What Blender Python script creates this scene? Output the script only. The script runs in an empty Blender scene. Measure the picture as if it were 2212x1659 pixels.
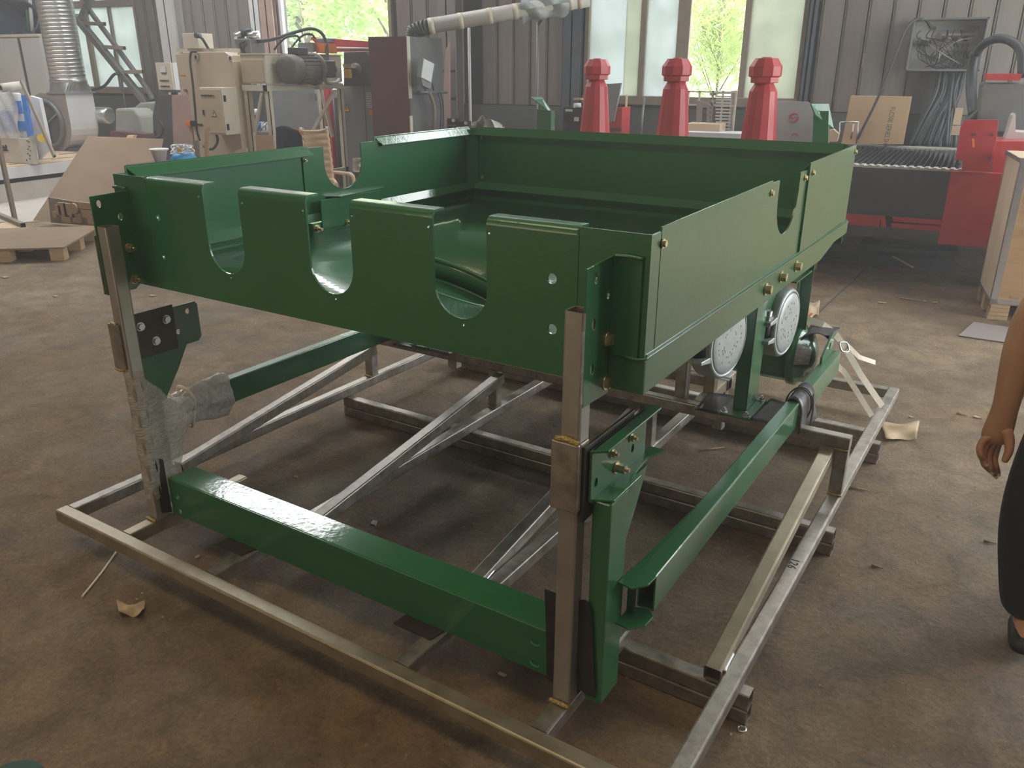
import bpy, bmesh, math, random
from mathutils import Vector, Matrix
random.seed(7)
C = bpy.context.scene.collection
PI = math.pi
V = Vector
# ---------------------------------------------------------------- camera, sky, lights
# world axes: x runs along the back wall, y into the shed, z up, metres.
# the green machine and its skid stand turned by 7 degrees: sk() turns skid coordinates into world ones
TH = math.radians(7.0)
CT, ST = math.cos(TH), math.sin(TH)
def sk(p): return V((p[0]*CT + p[1]*ST, -p[0]*ST + p[1]*CT, p[2] if len(p) > 2 else 0))
ROT = Matrix.Rotation(-TH, 3, 'Z')
F = 1767.85
yaw, pit, rol = -0.569224, 0.370678, 0.0021
fw = V((math.sin(yaw)*math.cos(pit), math.cos(yaw)*math.cos(pit), -math.sin(pit)))
rr = V((math.cos(yaw), -math.sin(yaw), 0)); uu = rr.cross(fw)
r_, u_ = math.cos(rol)*rr + math.sin(rol)*uu, -math.sin(rol)*rr + math.cos(rol)*uu
fw, r_, u_ = ROT @ fw, ROT @ r_, ROT @ u_
CAM = sk((2.8829, -1.3367, 1.7019))
cd = bpy.data.cameras.new('camera'); co = bpy.data.objects.new('camera', cd); C.objects.link(co)
co.matrix_world = Matrix(((r_.x, u_.x, -fw.x, CAM.x), (r_.y, u_.y, -fw.y, CAM.y), (r_.z, u_.z, -fw.z, CAM.z), (0, 0, 0, 1)))
cd.sensor_fit = 'HORIZONTAL'; cd.sensor_width = 36; cd.lens = F/2212*36; cd.clip_start = .05; cd.clip_end = 200
bpy.context.scene.camera = co
def ray(u, v): return fw + r_*((u-1106)/F) - u_*((v-829.5)/F)
def RP(u, v, b):                       # the point on the upright plane y = b
    d = ray(u, v); return CAM + d*((b-CAM.y)/d.y)
def RX(u, v, a):
    d = ray(u, v); return CAM + d*((a-CAM.x)/d.x)
def RZ(u, v, z=0.0):                   # the point on the level plane z
    d = ray(u, v); return CAM + d*((z-CAM.z)/d.z)
sc = bpy.context.scene
sc.view_settings.view_transform = 'Standard'; sc.view_settings.look = 'None'
sc.view_settings.gamma = 1; sc.view_settings.use_curve_mapping = False
sc.view_settings.exposure = 0.48
w = bpy.data.worlds.new('sky'); sc.world = w; w.use_nodes = True
bg = w.node_tree.nodes['Background']; bg.inputs[0].default_value = (.93, .97, 1, 1); bg.inputs[1].default_value = 6.6
def area(name, loc, look, sx, sy, power, col, portal=False):
    l = bpy.data.lights.new(name, 'AREA'); l.shape = 'RECTANGLE'; l.size = sx; l.size_y = sy
    l.energy = power; l.color = col
    o = bpy.data.objects.new(name, l); C.objects.link(o); o.location = loc
    o.rotation_euler = (V(look)-V(loc)).to_track_quat('-Z', 'Y').to_euler()
    if portal: l.cycles.is_portal = True
    return o
sl = bpy.data.lights.new('sun', 'SUN'); sl.energy = 9; sl.angle = .01; sl.color = (1, .96, .88)
so = bpy.data.objects.new('sun', sl); C.objects.link(so); so.rotation_euler = (math.radians(38), 0, math.radians(-18)); so.location = (0, -20, 30)
# portals in the three window openings of the back wall
area('portal', (.1, 8.78, 2.4), (.1, 0, 2.4), 2.6, 2.1, 1, (1, 1, 1), True)
area('portal', (-5.03, 8.75, 2.3), (-5.03, 0, 2.3), 1.95, 1.9, 1, (1, 1, 1), True)
area('portal', (-9.8, 8.75, 2.3), (-9.8, 0, 2.3), 2.0, 1.9, 1, (1, 1, 1), True)
area('portal', (-3.0, 8.85, 4.65), (-3.0, 0, 4.65), 18, 1.3, 1, (1, 1, 1), True)
# unseen fill lamps added under the roof and behind the camera
area('unseen_overhead', (3.2, 7.3, 5.85), (2.2, 4.0, 0), 4.6, 1.0, 150, (.95, .98, 1))
area('unseen_overhead', (1.5, -1.5, 5.85), (1.5, -1.5, 0), 6, 1.2, 80, (1, .80, .54))
area('unseen_overhead', (-8.5, 4.0, 5.85), (-8.5, 4.0, 0), 5, 1.6, 220, (.97, .98, 1))
area('front_fill', (-2.5, -5.8, 2.2), (0, 2, 1.0), 3.2, 2.6, 50, (1, .80, .56))  # fill lamp added behind the camera, the wall there has no door
area('portal', (7.05, 5.0, 2.0), (0, 5.0, 2.0), 5.0, 4.0, 1, (1, 1, 1), True)
area('unseen_overhead', (-5.1, 7.6, 5.9), (-4.4, 4.0, 0), 4.2, 1.1, 260, (.97, .98, 1))  # skylight inferred from the highlights on the front beam's top

# ---------------------------------------------------------------- materials
def mat(name, col, rough=.6, metal=0.0, col2=None, scale=8.0, amt=.5, bump=0.0, bscale=60.0, coat=0.0, stretch=None, rvar=0.0, trans=0.0, alpha=1.0, emit=None):
    m = bpy.data.materials.new(name); m.use_nodes = True; n = m.node_tree.nodes; L = m.node_tree.links
    b = n['Principled BSDF']; b.inputs['Base Color'].default_value = (*col, 1)
    b.inputs['Roughness'].default_value = rough; b.inputs['Metallic'].default_value = metal
    b.inputs['Coat Weight'].default_value = coat; b.inputs['Coat Roughness'].default_value = .13
    b.inputs['Transmission Weight'].default_value = trans; b.inputs['Alpha'].default_value = alpha
    tc = n.new('ShaderNodeTexCoord'); mp = n.new('ShaderNodeMapping'); L.new(tc.outputs['Object'], mp.inputs[0])
    if stretch: mp.inputs['Scale'].default_value = stretch
    if col2:
        t = n.new('ShaderNodeTexNoise'); t.inputs['Scale'].default_value = scale; t.inputs['Detail'].default_value = 6; t.inputs['Roughness'].default_value = .62
        L.new(mp.outputs[0], t.inputs['Vector'])
        r = n.new('ShaderNodeValToRGB'); r.color_ramp.elements[0].position = .5-.5*amt*.6; r.color_ramp.elements[1].position = .5+.5*amt*.6
        r.color_ramp.elements[0].color = (*col, 1); r.color_ramp.elements[1].color = (*col2, 1)
        L.new(t.outputs['Fac'], r.inputs[0]); L.new(r.outputs[0], b.inputs['Base Color'])
        if rvar:
            mr = n.new('ShaderNodeMapRange'); mr.inputs[1].default_value = .3; mr.inputs[2].default_value = .7
            mr.inputs[3].default_value = rough-rvar; mr.inputs[4].default_value = rough+rvar
            L.new(t.outputs['Fac'], mr.inputs[0]); L.new(mr.outputs[0], b.inputs['Roughness'])
    if bump:
        t2 = n.new('ShaderNodeTexNoise'); t2.inputs['Scale'].default_value = bscale; t2.inputs['Detail'].default_value = 4
        L.new(mp.outputs[0], t2.inputs['Vector'])
        bp = n.new('ShaderNodeBump'); bp.inputs['Strength'].default_value = bump; bp.inputs['Distance'].default_value = .01
        L.new(t2.outputs['Fac'], bp.inputs['Height']); L.new(bp.outputs[0], b.inputs['Normal'])
    if emit: b.inputs['Emission Color'].default_value = (*emit[0], 1); b.inputs['Emission Strength'].default_value = emit[1]
    return m
M = {}
M['green'] = mat('green_paint', (.022, .152, .054), .36, 0, (.027, .168, .062), 3, .8, .06, 130, coat=.55)
def coatbump():
    n = M['green'].node_tree.nodes; L = M['green'].node_tree.links; b = n['Principled BSDF']
    tc = n.new('ShaderNodeTexCoord'); t = n.new('ShaderNodeTexNoise'); t.inputs['Scale'].default_value = 45; t.inputs['Detail'].default_value = 3; L.new(tc.outputs['Object'], t.inputs['Vector'])
    bp = n.new('ShaderNodeBump'); bp.inputs['Strength'].default_value = .16; bp.inputs['Distance'].default_value = .004; L.new(t.outputs['Fac'], bp.inputs['Height']); L.new(bp.outputs[0], b.inputs['Coat Normal'])
    b.inputs['Coat Weight'].default_value = .85; b.inputs['Coat Roughness'].default_value = .10
coatbump()
M['steel'] = mat('bare_steel', (.22, .195, .165), .44, .80, (.50, .47, .42), 22, .9, .06, 90, rvar=.09)
M['darkgreen'] = mat('dark_green', (.010, .050, .036), .6)
M['steel_post'] = mat('post_steel', (.36, .345, .32), .40, .65, (.50, .475, .44), 6, .9, .05, 90, rvar=.08)
M['steel_warm'] = mat('warm_brown_steel', (.29, .25, .18), .45, .70, (.50, .44, .335), 12, .9, .06, 90, rvar=.08)  # warmer, browner copy of the bare steel
M['galv'] = mat('galvanised', (.58, .60, .62), .32, .9, (.72, .73, .74), 20, .7, .03, 60)
M['zinc'] = mat('yellow_zinc', (.62, .50, .28), .3, .9, (.75, .68, .5), 40, .7)
M['weld'] = mat('weld_bead', (.75, .58, .25), .35, .8, (.35, .22, .08), 160, .8, .6, 220)
M['castgrey'] = mat('cast_grey', (.50, .52, .53), .42, .35, (.40, .42, .43), 30, .7, .15, 90)
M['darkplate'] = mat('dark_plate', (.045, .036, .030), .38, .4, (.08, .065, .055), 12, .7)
M['rubber'] = mat('black_rubber', (.012, .011, .011), .5, 0, (.03, .028, .028), 14, .6)
M['rubber_sheen'] = mat('grey_rubber', (.06, .058, .065), .30, 0, (.11, .105, .11), 10, .6)
M['black'] = mat('black', (.014, .014, .016), .55)
M['hose'] = mat('hose', (.035, .038, .045), .5)
M['red'] = mat('red_paint', (.46, .030, .035), .35, 0, (.52, .05, .05), 6, .6, coat=.2)
M['redpoly'] = mat('red_poly', (.46, .045, .055), .42, 0, (.52, .06, .07), 5, .6)
M['darkred'] = mat('maroon', (.115, .050, .050), .5, 0, (.14, .065, .062), 4, .6)
M['charcoal'] = mat('charcoal_panel', (.048, .050, .055), .45, 0, (.062, .062, .066), 5, .6)
M['beige'] = mat('beige_machine', (.50, .40, .28), .5, 0, (.60, .50, .37), 3, .8)
M['cream'] = mat('cream', (.62, .56, .44), .5, 0, (.70, .64, .52), 5, .7)
M['white'] = mat('white_sheet', (.74, .76, .78), .5, 0, (.66, .68, .70), 4, .7)
M['whitegrey'] = mat('pale_grey_metal', (.52, .50, .47), .5, 0, (.62, .60, .57), 2, .7)
M['offwhite'] = mat('off_white_film', (.62, .58, .52), .6, 0, (.50, .46, .40), 6, .8)
M['grey'] = mat('mid_grey', (.20, .215, .22), .5, 0, (.26, .27, .27), 4, .7)
M['bluegrey'] = mat('blue_grey_metal', (.14, .15, .165), .42, .3, (.24, .23, .22), 3, .8)
M['dkgrey'] = mat('dark_grey', (.06, .062, .066), .5, 0, (.09, .09, .092), 6, .7)
M['motor'] = mat('dusty_motor', (.12, .11, .10), .6, .2, (.20, .17, .14), 8, .8)
M['card'] = mat('cardboard', (.42, .27, .15), .85, 0, (.50, .34, .20), 3, .8, stretch=(1, 6, 1))
M['carddark'] = mat('brown_board', (.24, .165, .105), .85, 0, (.30, .215, .14), 3, .8)
M['darkboard'] = mat('dark_rough_board', (.13, .11, .095), .85, 0, (.21, .18, .155), 5, .9, .3, 18)
M['paledust'] = mat('dusty_board', (.36, .33, .31), .8, 0, (.45, .42, .40), 4, .8)
M['wrapgrey'] = mat('grey_sheeting', (.30, .33, .34), .35, 0, (.40, .42, .42), 6, .7, .5, 12)
M['cardpale'] = mat('pale_cardboard', (.62, .47, .32), .85, 0, (.55, .40, .26), 4, .8)
M['wood'] = mat('wood', (.42, .28, .15), .75, 0, (.56, .40, .23), 5, .9, .1, 30, stretch=(1, 1, 8))
M['lit_wood'] = mat('lit_plywood', (.62, .47, .30), .7, 0, (.74, .60, .42), 4, .8, .08, 40, stretch=(9, 9, 1))  # crate plywood with window light put into its paler colour
M['shaded_wood'] = mat('shaded_plywood', (.42, .24, .11), .7, 0, (.54, .34, .17), 4, .9, .08, 40, stretch=(1, 1, 6))  # crate plywood with the front face's shade put into its colour
M['paper'] = mat('paper', (.58, .44, .28), .8, 0, (.45, .33, .20), 30, .8)
M['strap'] = mat('woven_strap', (.92, .86, .74), .6, 0, (.85, .77, .62), 60, .6)
M['film'] = mat('stretch_film', (.95, .94, .90), .15, 0, (.55, .52, .45), 30, .8, 1, 60, alpha=.5, stretch=(1, 1, 3))
M['foil'] = mat('crumpled_film', (.90, .89, .86), .2, 0, (.55, .52, .46), 22, .7, .9, 40, alpha=.85)
M['faded'] = mat('faded_red', (.36, .25, .235), .8)
M['blueplastic'] = mat('blue_plastic', (.03, .16, .62), .3, 0, (.10, .30, .75), 20, .6)
M['navy'] = mat('navy_film', (.018, .024, .055), .25, 0, (.05, .06, .10), 6, .7, .6, 9)
M['tarp'] = mat('grey_green_tarp', (.27, .28, .24), .8, 0, (.36, .37, .32), 4, .7, .5, 7)
M['pink'] = mat('pinkish_board', (.44, .29, .24), .7, 0, (.50, .36, .31), 6, .7)
M['orange'] = mat('orange', (.85, .22, .03), .5)
M['yellow'] = mat('yellow', (.85, .55, .04), .5)
M['cyan'] = mat('cyan_plastic', (.05, .36, .75), .4)
M['cloth'] = mat('dark_cloth', (.014, .018, .030), .9, 0, (.03, .036, .055), 12, .6, .4, 20)
M['leather'] = mat('tan_leather', (.56, .42, .27), .5, 0, (.62, .48, .32), 6, .7)
M['skin'] = mat('skin', (.46, .23, .13), .5, 0, (.54, .28, .165), 10, .7, .08, 60)
M['trousers'] = mat('black_trousers', (.006, .006, .007), .8, 0, (.012, .012, .013), 9, .6, .3, 30)
M['shirt'] = mat('dark_shirt', (.02, .022, .028), .85)
M['hair'] = mat('hair', (.008, .007, .006), .6)
M['shoe'] = mat('shoe', (.02, .017, .016), .55)
M['ink'] = mat('ink', (.02, .02, .022), .7)
M['redink'] = mat('red_ink', (.45, .08, .07), .8)
M['masonry'] = mat('lower_wall', (.10, .105, .10), .85, 0, (.135, .135, .125), 2, .8, .2, 12)
M['board'] = mat('cladding', (.235, .195, .170), .7, 0, (.165, .135, .118), 3, .9, .15, 20, stretch=(7, 7, .6))
M['board2'] = mat('cladding_pale', (.265, .228, .205), .7, 0, (.20, .172, .155), 3, .9, .15, 20, stretch=(7, 7, .6))
M['jamb'] = mat('dark_jamb', (.075, .085, .11), .6, 0, (.10, .105, .12), 5, .6)
M['frame'] = mat('weathered_frame', (.30, .25, .18), .7, 0, (.22, .18, .14), 12, .8)
M['pilaster'] = mat('painted_steel_column', (.255, .22, .20), .6, 0, (.30, .265, .25), 4, .8)
M['plain'] = mat('plaster', (.24, .22, .20), .9)
M['roofm'] = mat('roof_sheet', (.30, .29, .28), .8)
M['dirtglass'] = None
def frosted(name, col):
    m = bpy.data.materials.new(name); m.use_nodes = True; n = m.node_tree.nodes; L = m.node_tree.links
    n.remove(n['Principled BSDF']); out = n['Material Output']
    t = n.new('ShaderNodeBsdfTranslucent'); t.inputs[0].default_value = (*col, 1)
    g = n.new('ShaderNodeBsdfGlossy'); g.inputs[1].default_value = .3
    nz = n.new('ShaderNodeTexNoise'); nz.inputs['Scale'].default_value = 3; nz.inputs['Detail'].default_value = 8
    tc = n.new('ShaderNodeTexCoord'); L.new(tc.outputs['Object'], nz.inputs['Vector'])
    r = n.new('ShaderNodeValToRGB'); r.color_ramp.elements[0].color = (*[c*.88 for c in col], 1); r.color_ramp.elements[1].color = (*col, 1)
    r.color_ramp.elements[0].position = .35; r.color_ramp.elements[1].position = .6
    L.new(nz.outputs['Fac'], r.inputs[0]); L.new(r.outputs[0], t.inputs[0])
    mx = n.new('ShaderNodeMixShader'); mx.inputs[0].default_value = .05
    L.new(t.outputs[0], mx.inputs[1]); L.new(g.outputs[0], mx.inputs[2]); L.new(mx.outputs[0], out.inputs[0])
    return m
M['frost'] = frosted('frosted_pane', (.47, .49, .50)); M['frost_y'] = frosted('yellowed_pane', (.42, .43, .385))
def leafmat(name, c1, c2):
    m = mat(name, c1, .5, 0, c2, 1.2, .9); n = m.node_tree.nodes; L = m.node_tree.links
    b = n['Principled BSDF']; t = n.new('ShaderNodeBsdfTranslucent'); t.inputs[0].default_value = (c2[0]*1.2, c2[1]*1.1, c2[2], 1)
    mx = n.new('ShaderNodeMixShader'); mx.inputs[0].default_value = .45
    L.new(b.outputs[0], mx.inputs[1]); L.new(t.outputs[0], mx.inputs[2]); L.new(mx.outputs[0], n['Material Output'].inputs[0])
    return m
M['leaf'] = leafmat('leaves', (.14, .28, .07), (.38, .54, .20)); M['bamboo'] = leafmat('bamboo_leaves', (.20, .32, .09), (.46, .58, .24))
M['bark'] = mat('bark', (.12, .09, .06), .9)
M['grass'] = mat('outside_ground', (.22, .30, .10), .9, 0, (.34, .36, .22), 3, .8)
def floormat():
    m = mat('shed_floor', (.15, .105, .068), .72); n = m.node_tree.nodes; L = m.node_tree.links; b = n['Principled BSDF']
    tc = n.new('ShaderNodeTexCoord')
    def nz(s, d, r=.6, dist=0):
        t = n.new('ShaderNodeTexNoise'); t.inputs['Scale'].default_value = s; t.inputs['Detail'].default_value = d; t.inputs['Roughness'].default_value = r
        t.inputs['Distortion'].default_value = dist; L.new(tc.outputs['Object'], t.inputs['Vector']); return t
    def ramp(src, p0, c0, p1, c1):
        r = n.new('ShaderNodeValToRGB'); e = r.color_ramp.elements; e[0].position = p0; e[1].position = p1; e[0].color = (*c0, 1); e[1].color = (*c1, 1)
        L.new(src, r.inputs[0]); return r
    def mix(a, b_, f, mode='MIX'):
        x = n.new('ShaderNodeMix'); x.data_type = 'RGBA'; x.blend_type = mode
        L.new(a, x.inputs[6]); L.new(b_, x.inputs[7])
        if isinstance(f, float): x.inputs[0].default_value = f
        else: L.new(f, x.inputs[0])
        return x.outputs[2]
    base = ramp(nz(.7, 5, .6, .4).outputs['Fac'], .36, (.172, .120, .068), .64, (.32, .238, .146)).outputs[0]
    rust = ramp(nz(.9, 4, .6, .8).outputs['Fac'], .46, (0, 0, 0), .68, (1, 1, 1)).outputs[0]
    rc = n.new('ShaderNodeRGB'); rc.outputs[0].default_value = (.23, .15, .075, 1)
    c = mix(base, rc.outputs[0], rust)
    fine = ramp(nz(55, 9, .8).outputs['Fac'], .36, (.66, .645, .63), .64, (1.28, 1.26, 1.23)).outputs[0]
    c = mix(c, fine, 1.0, 'MULTIPLY')
    med = ramp(nz(6, 6, .7, .6).outputs['Fac'], .35, (.66, .65, .66), .62, (1.12, 1.12, 1.12)).outputs[0]
    c = mix(c, med, 1.0, 'MULTIPLY')
    sp = ramp(nz(17, 9, .8, 1.2).outputs['Fac'], .60, (0, 0, 0), .74, (1, 1, 1)).outputs[0]
    sc_ = n.new('ShaderNodeRGB'); sc_.outputs[0].default_value = (.42, .36, .28, 1)
    c = mix(c, sc_.outputs[0], sp)
    L.new(c, b.inputs['Base Color'])
    rm = ramp(nz(2.2, 6, .6).outputs['Fac'], .35, (.5, .5, .5), .65, (.82, .82, .82)).outputs[0]; L.new(rm, b.inputs['Roughness'])
    bp = n.new('ShaderNodeBump'); bp.inputs['Strength'].default_value = .75; bp.inputs['Distance'].default_value = .012
    L.new(nz(48, 8, .75).outputs['Fac'], bp.inputs['Height'])
    bp2 = n.new('ShaderNodeBump'); bp2.inputs['Strength'].default_value = .5; bp2.inputs['Distance'].default_value = .03
    L.new(nz(3.5, 5, .6, .8).outputs['Fac'], bp2.inputs['Height']); L.new(bp.outputs[0], bp2.inputs['Normal']); L.new(bp2.outputs[0], b.inputs['Normal'])
    return m
M['floor'] = floormat()

# ---------------------------------------------------------------- mesh helpers
def circ(cx, cy, r, n=14, ry=None):
    ry = r if ry is None else ry
    return [(cx+r*math.cos(2*PI*i/n), cy+ry*math.sin(2*PI*i/n)) for i in range(n)]
def axes(d):
    d = V(d).normalized(); a = V((0, 0, 1)) if abs(d.z) < .9 else V((0, 1, 0))
    x = d.cross(a).normalized(); y = x.cross(d).normalized(); return x, y, d
class MB:
    def __init__(s): s.v = []; s.f = []; s.sm = []
    def add(s, vs, fs, smooth=False):
        o = len(s.v); s.v += [V(p) for p in vs]
        for f in fs: s.f.append([i+o for i in f]); s.sm.append(smooth)
        return s
    def box(s, lo, hi):
        x0, y0, z0 = lo; x1, y1, z1 = hi
        return s.add([(x0, y0, z0), (x1, y0, z0), (x1, y1, z0), (x0, y1, z0), (x0, y0, z1), (x1, y0, z1), (x1, y1, z1), (x0, y1, z1)],
                     [(3, 2, 1, 0), (4, 5, 6, 7), (0, 1, 5, 4), (1, 2, 6, 5), (2, 3, 7, 6), (3, 0, 4, 7)])
    def hexa(s, p):                    # eight corners: bottom ring then top ring
        return s.add(p, [(3, 2, 1, 0), (4, 5, 6, 7), (0, 1, 5, 4), (1, 2, 6, 5), (2, 3, 7, 6), (3, 0, 4, 7)])
    def slab(s, pts, ext):             # polygon thickened by a vector
        n = len(pts); e = V(ext); a = [V(p) for p in pts]; b = [p+e for p in a]
        return s.add(a+b, [tuple(reversed(range(n))), tuple(range(n, 2*n))]+[(i, (i+1) % n, (i+1) % n+n, i+n) for i in range(n)])
    def ring(s, rings, closed=True, caps=(True, True), smooth=True):
        n = len(rings[0]); o = len(s.v)
        for r in rings: s.v += [V(p) for p in r]
        for k in range(len(rings)-1):
            for i in range(n if closed else n-1):
                j = (i+1) % n
                s.f.append([o+k*n+i, o+k*n+j, o+(k+1)*n+j, o+(k+1)*n+i]); s.sm.append(smooth)
        if caps[0]: s.f.append([o+i for i in reversed(range(n))]); s.sm.append(False)
        if caps[1]: s.f.append([o+(len(rings)-1)*n+i for i in range(n)]); s.sm.append(False)
        return s
    def cyl(s, p0, p1, r0, r1=None, n=16, caps=(True, True), smooth=True, ph=0):
        r1 = r0 if r1 is None else r1; x, y, d = axes(V(p1)-V(p0))
        R = lambda p, r: [V(p)+x*(r*math.cos(2*PI*i/n+ph))+y*(r*math.sin(2*PI*i/n+ph)) for i in range(n)]
        return s.ring([R(p0, r0), R(p1, r1)], True, caps, smooth)
    def lathe(s, prof, c, ax=(0, 0, 1), n=20, smooth=True, caps=(True, True), ph=0):   # prof: (radius, distance along the axis)
        x, y, d = axes(ax)
        return s.ring([[V(c)+d*h+x*(r*math.cos(2*PI*i/n+ph))+y*(r*math.sin(2*PI*i/n+ph)) for i in range(n)] for r, h in prof], True, caps, smooth)
    def path(s, pts, r, n=8, sub=4):   # smooth tube through points
        P = [V(p) for p in pts]; Q = []
        for i in range(len(P)-1):
            a, b, c, d = P[max(i-1, 0)], P[i], P[i+1], P[min(i+2, len(P)-1)]
            for k in range(sub):
                t = k/sub; Q.append(.5*((2*b)+(c-a)*t+(2*a-5*b+4*c-d)*t*t+(3*b-a-3*c+d)*t**3))
        Q.append(P[-1]); rings = []; x = None
        for i, q in enumerate(Q):
            t = (Q[min(i+1, len(Q)-1)]-Q[max(i-1, 0)]).normalized()
            if x is None: x = axes(t)[0]
            x = (x-t*x.dot(t)).normalized(); y = t.cross(x)
            rings.append([q+x*(r*math.cos(2*PI*k/n))+y*(r*math.sin(2*PI*k/n)) for k in range(n)])
        return s.ring(rings)
    def tube(s, p0, p1, w_=.05, h=None, up=(0, 0, 1), r=.006, wall=.003, hollow=(True, True)):   # rounded square hollow section
        h = h or w_; p0, p1 = V(p0), V(p1); d = (p1-p0).normalized(); up = V(up)
        x = d.cross(up).normalized(); y = x.cross(d).normalized()
        def prof(w2, h2, rad):
            o = []
            for sx, sy, a0 in ((1, 1, 0), (-1, 1, 90), (-1, -1, 180), (1, -1, 270)):
                for a in (0, 45, 90):
                    t = math.radians(a0+a); o.append(((w2-rad)*sx+rad*math.cos(t), (h2-rad)*sy+rad*math.sin(t)))
            return o
        A = prof(w_/2, h/2, r); B = prof(w_/2-wall, h/2-wall, max(r-wall, .001))
        at = lambda c, P: [c+x*a+y*b for a, b in P]
        s.ring([at(p0, A), at(p1, A)], caps=(False, False), smooth=False)
        for (c, sgn, hol) in ((p0, 1, hollow[0]), (p1, -1, hollow[1])):
            o = len(s.v); n = 12
            if hol:
                s.v += at(c, A)+at(c, B)+at(c+d*.12*sgn, B)
                for i in range(n):
                    j = (i+1) % n; a = [o+i, o+j, o+n+j, o+n+i]; b = [o+n+i, o+n+j, o+2*n+j, o+2*n+i]
                    s.f += [a, b]; s.sm += [False, False]
                s.f.append([o+2*n+i for i in range(n)]); s.sm.append(False)
            else:
                s.v += at(c, A); s.f.append([o+i for i in range(n)]); s.sm.append(False)
        return s
    def plate(s, out, holes, t, fr):   # outline with holes, fr(a, b, c) maps to 3-D, c runs through the thickness
        bm = bmesh.new(); es = []; loops = []
        for lp in [out]+list(holes):
            vs = [bm.verts.new((a, b, 0)) for a, b in lp]; loops.append(vs)
            es += [bm.edges.new((vs[i], vs[(i+1) % len(vs)])) for i in range(len(vs))]
        bmesh.ops.triangle_fill(bm, use_beauty=True, edges=es)
        bm.verts.index_update(); vs = [(v.co.x, v.co.y) for v in bm.verts]; N = len(vs)
        fs = [[v.index for v in f.verts] for f in bm.faces]
        L = [[v.index for v in lp] for lp in loops]; bm.free()
        s.add([fr(a, b, 0) for a, b in vs]+[fr(a, b, t) for a, b in vs],
              fs+[[i+N for i in reversed(f)] for f in fs]+[[lp[i], lp[(i+1) % len(lp)], lp[(i+1) % len(lp)]+N, lp[i]+N] for lp in L for i in range(len(lp))])
        return s
    def bolt(s, p, ax, r=.011, l=.012, stud=0):
        x, y, d = axes(ax); p = V(p)
        s.cyl(p, p+d*.003, r*1.35, n=12); s.cyl(p+d*.003, p+d*l, r, n=6, smooth=False)
        if stud: s.cyl(p+d*l, p+d*(l+stud), r*.5, n=8)
        return s
    def sheet(s, fn, nu, nv, closed=False):     # grid surface
        vs = [fn(i/nu, j/nv) for j in range(nv+1) for i in range(nu+1)]
        return s.add(vs, [(j*(nu+1)+i, j*(nu+1)+i+1, (j+1)*(nu+1)+i+1, (j+1)*(nu+1)+i) for j in range(nv) for i in range(nu)], True)
    def mesh(s, name, origin):
        me = bpy.data.meshes.new(name); o = V(origin)
        me.from_pydata([v-o for v in s.v], [], s.f); me.update()
        me.polygons.foreach_set('use_smooth', s.sm)
        bm = bmesh.new(); bm.from_mesh(me); bmesh.ops.recalc_face_normals(bm, faces=bm.faces); bm.to_mesh(me); bm.free()
        return me
def tag(o, label=None, cat=None, group=None, kind=None):
    for k, x in (('label', label), ('category', cat), ('group', group), ('kind', kind)):
        if x: o[k] = x
    return o
class Thing:
    """an Empty at the thing's base that parents its parts; skid=True: all coordinates are skid coordinates"""
    def __init__(s, name, label, cat, base, skid=False, group=None, kind=None):
        s.base = V(base); s.o = bpy.data.objects.new(name, None); C.objects.link(s.o); s.o.empty_display_size = .05
        s.skid = skid; s.o.location = sk(base) if skid else V(base)
        if skid: s.o.rotation_euler = (0, 0, -TH)
        tag(s.o, label, cat, group, kind)
    def part(s, name, mb, m, parent=None, label=None, bevel=0, kind=None, solid=0):
        me = mb.mesh(name, s.base); o = bpy.data.objects.new(name, me); C.objects.link(o); o.parent = parent or s.o
        me.materials.append(M[m]); tag(o, label, None, None, kind); mods(o, bevel, solid); return o
def mods(o, bevel=0, solid=0):
    if solid: a = o.modifiers.new('t', 'SOLIDIFY'); a.thickness = solid; a.offset = 0
    if bevel:
        a = o.modifiers.new('b', 'BEVEL'); a.width = bevel; a.segments = 2; a.limit_method = 'ANGLE'
def single(name, mb, m, label, cat, base, skid=False, group=None, bevel=0, kind=None, solid=0):
    me = mb.mesh(name, base); o = bpy.data.objects.new(name, me); C.objects.link(o); me.materials.append(M[m])
    o.location = sk(base) if skid else V(base)
    if skid: o.rotation_euler = (0, 0, -TH)
    tag(o, label, cat, group, kind); mods(o, bevel, solid); return o
def text_mb(txt, size, fr, depth=.0006):   # lettering as thin mesh; fr(a, b, c)
    cu = bpy.data.curves.new('t', 'FONT'); cu.body = txt; cu.size = size; cu.extrude = depth; cu.resolution_u = 2
    o = bpy.data.objects.new('t', cu); C.objects.link(o); dg = bpy.context.evaluated_depsgraph_get(); dg.update()
    me = bpy.data.meshes.new_from_object(o.evaluated_get(dg)); mb = MB()
    mb.add([fr(v.co.x, v.co.y, v.co.z) for v in me.vertices], [list(p.vertices) for p in me.polygons])
    bpy.data.objects.remove(o); return mb
# ---------------------------------------------------------------- the shed itself
def struct(name, mb, m, label=None, base=(0, 0, 0), bevel=0): return single(name, mb, m, label, None, base, kind='structure', bevel=bevel)
XL, XR, YF, YB, ZT, ZB = -15.0, 7.0, -6.5, 8.6, 6.0, 4.0
fl = MB(); nx = 44; ny = 30
fl.add([(XL, YF, 0), (XR, YF, 0), (XR, YB+.3, 0), (XL, YB+.3, 0)], [(0, 1, 2, 3)])
struct('floor', fl, 'floor', 'brown stained concrete workshop floor')
struct('ceiling', MB().box((XL, YF, ZT), (XR, YB+.3, ZT+.1)), 'roofm', 'shed roof')
struct('wall_left', MB().box((XL-.1, YF, 0), (XL, YB+.3, ZT)), 'plain', 'left shed wall')
struct('wall_right', MB().box((XR, YF, 0), (XR+.1, 2.5, ZT)).box((XR, 7.5, 0), (XR+.1, YB+.3, ZT)).box((XR, 2.5, 4.0), (XR+.1, 7.5, ZT)), 'plain', 'right shed wall with an open doorway')
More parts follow.
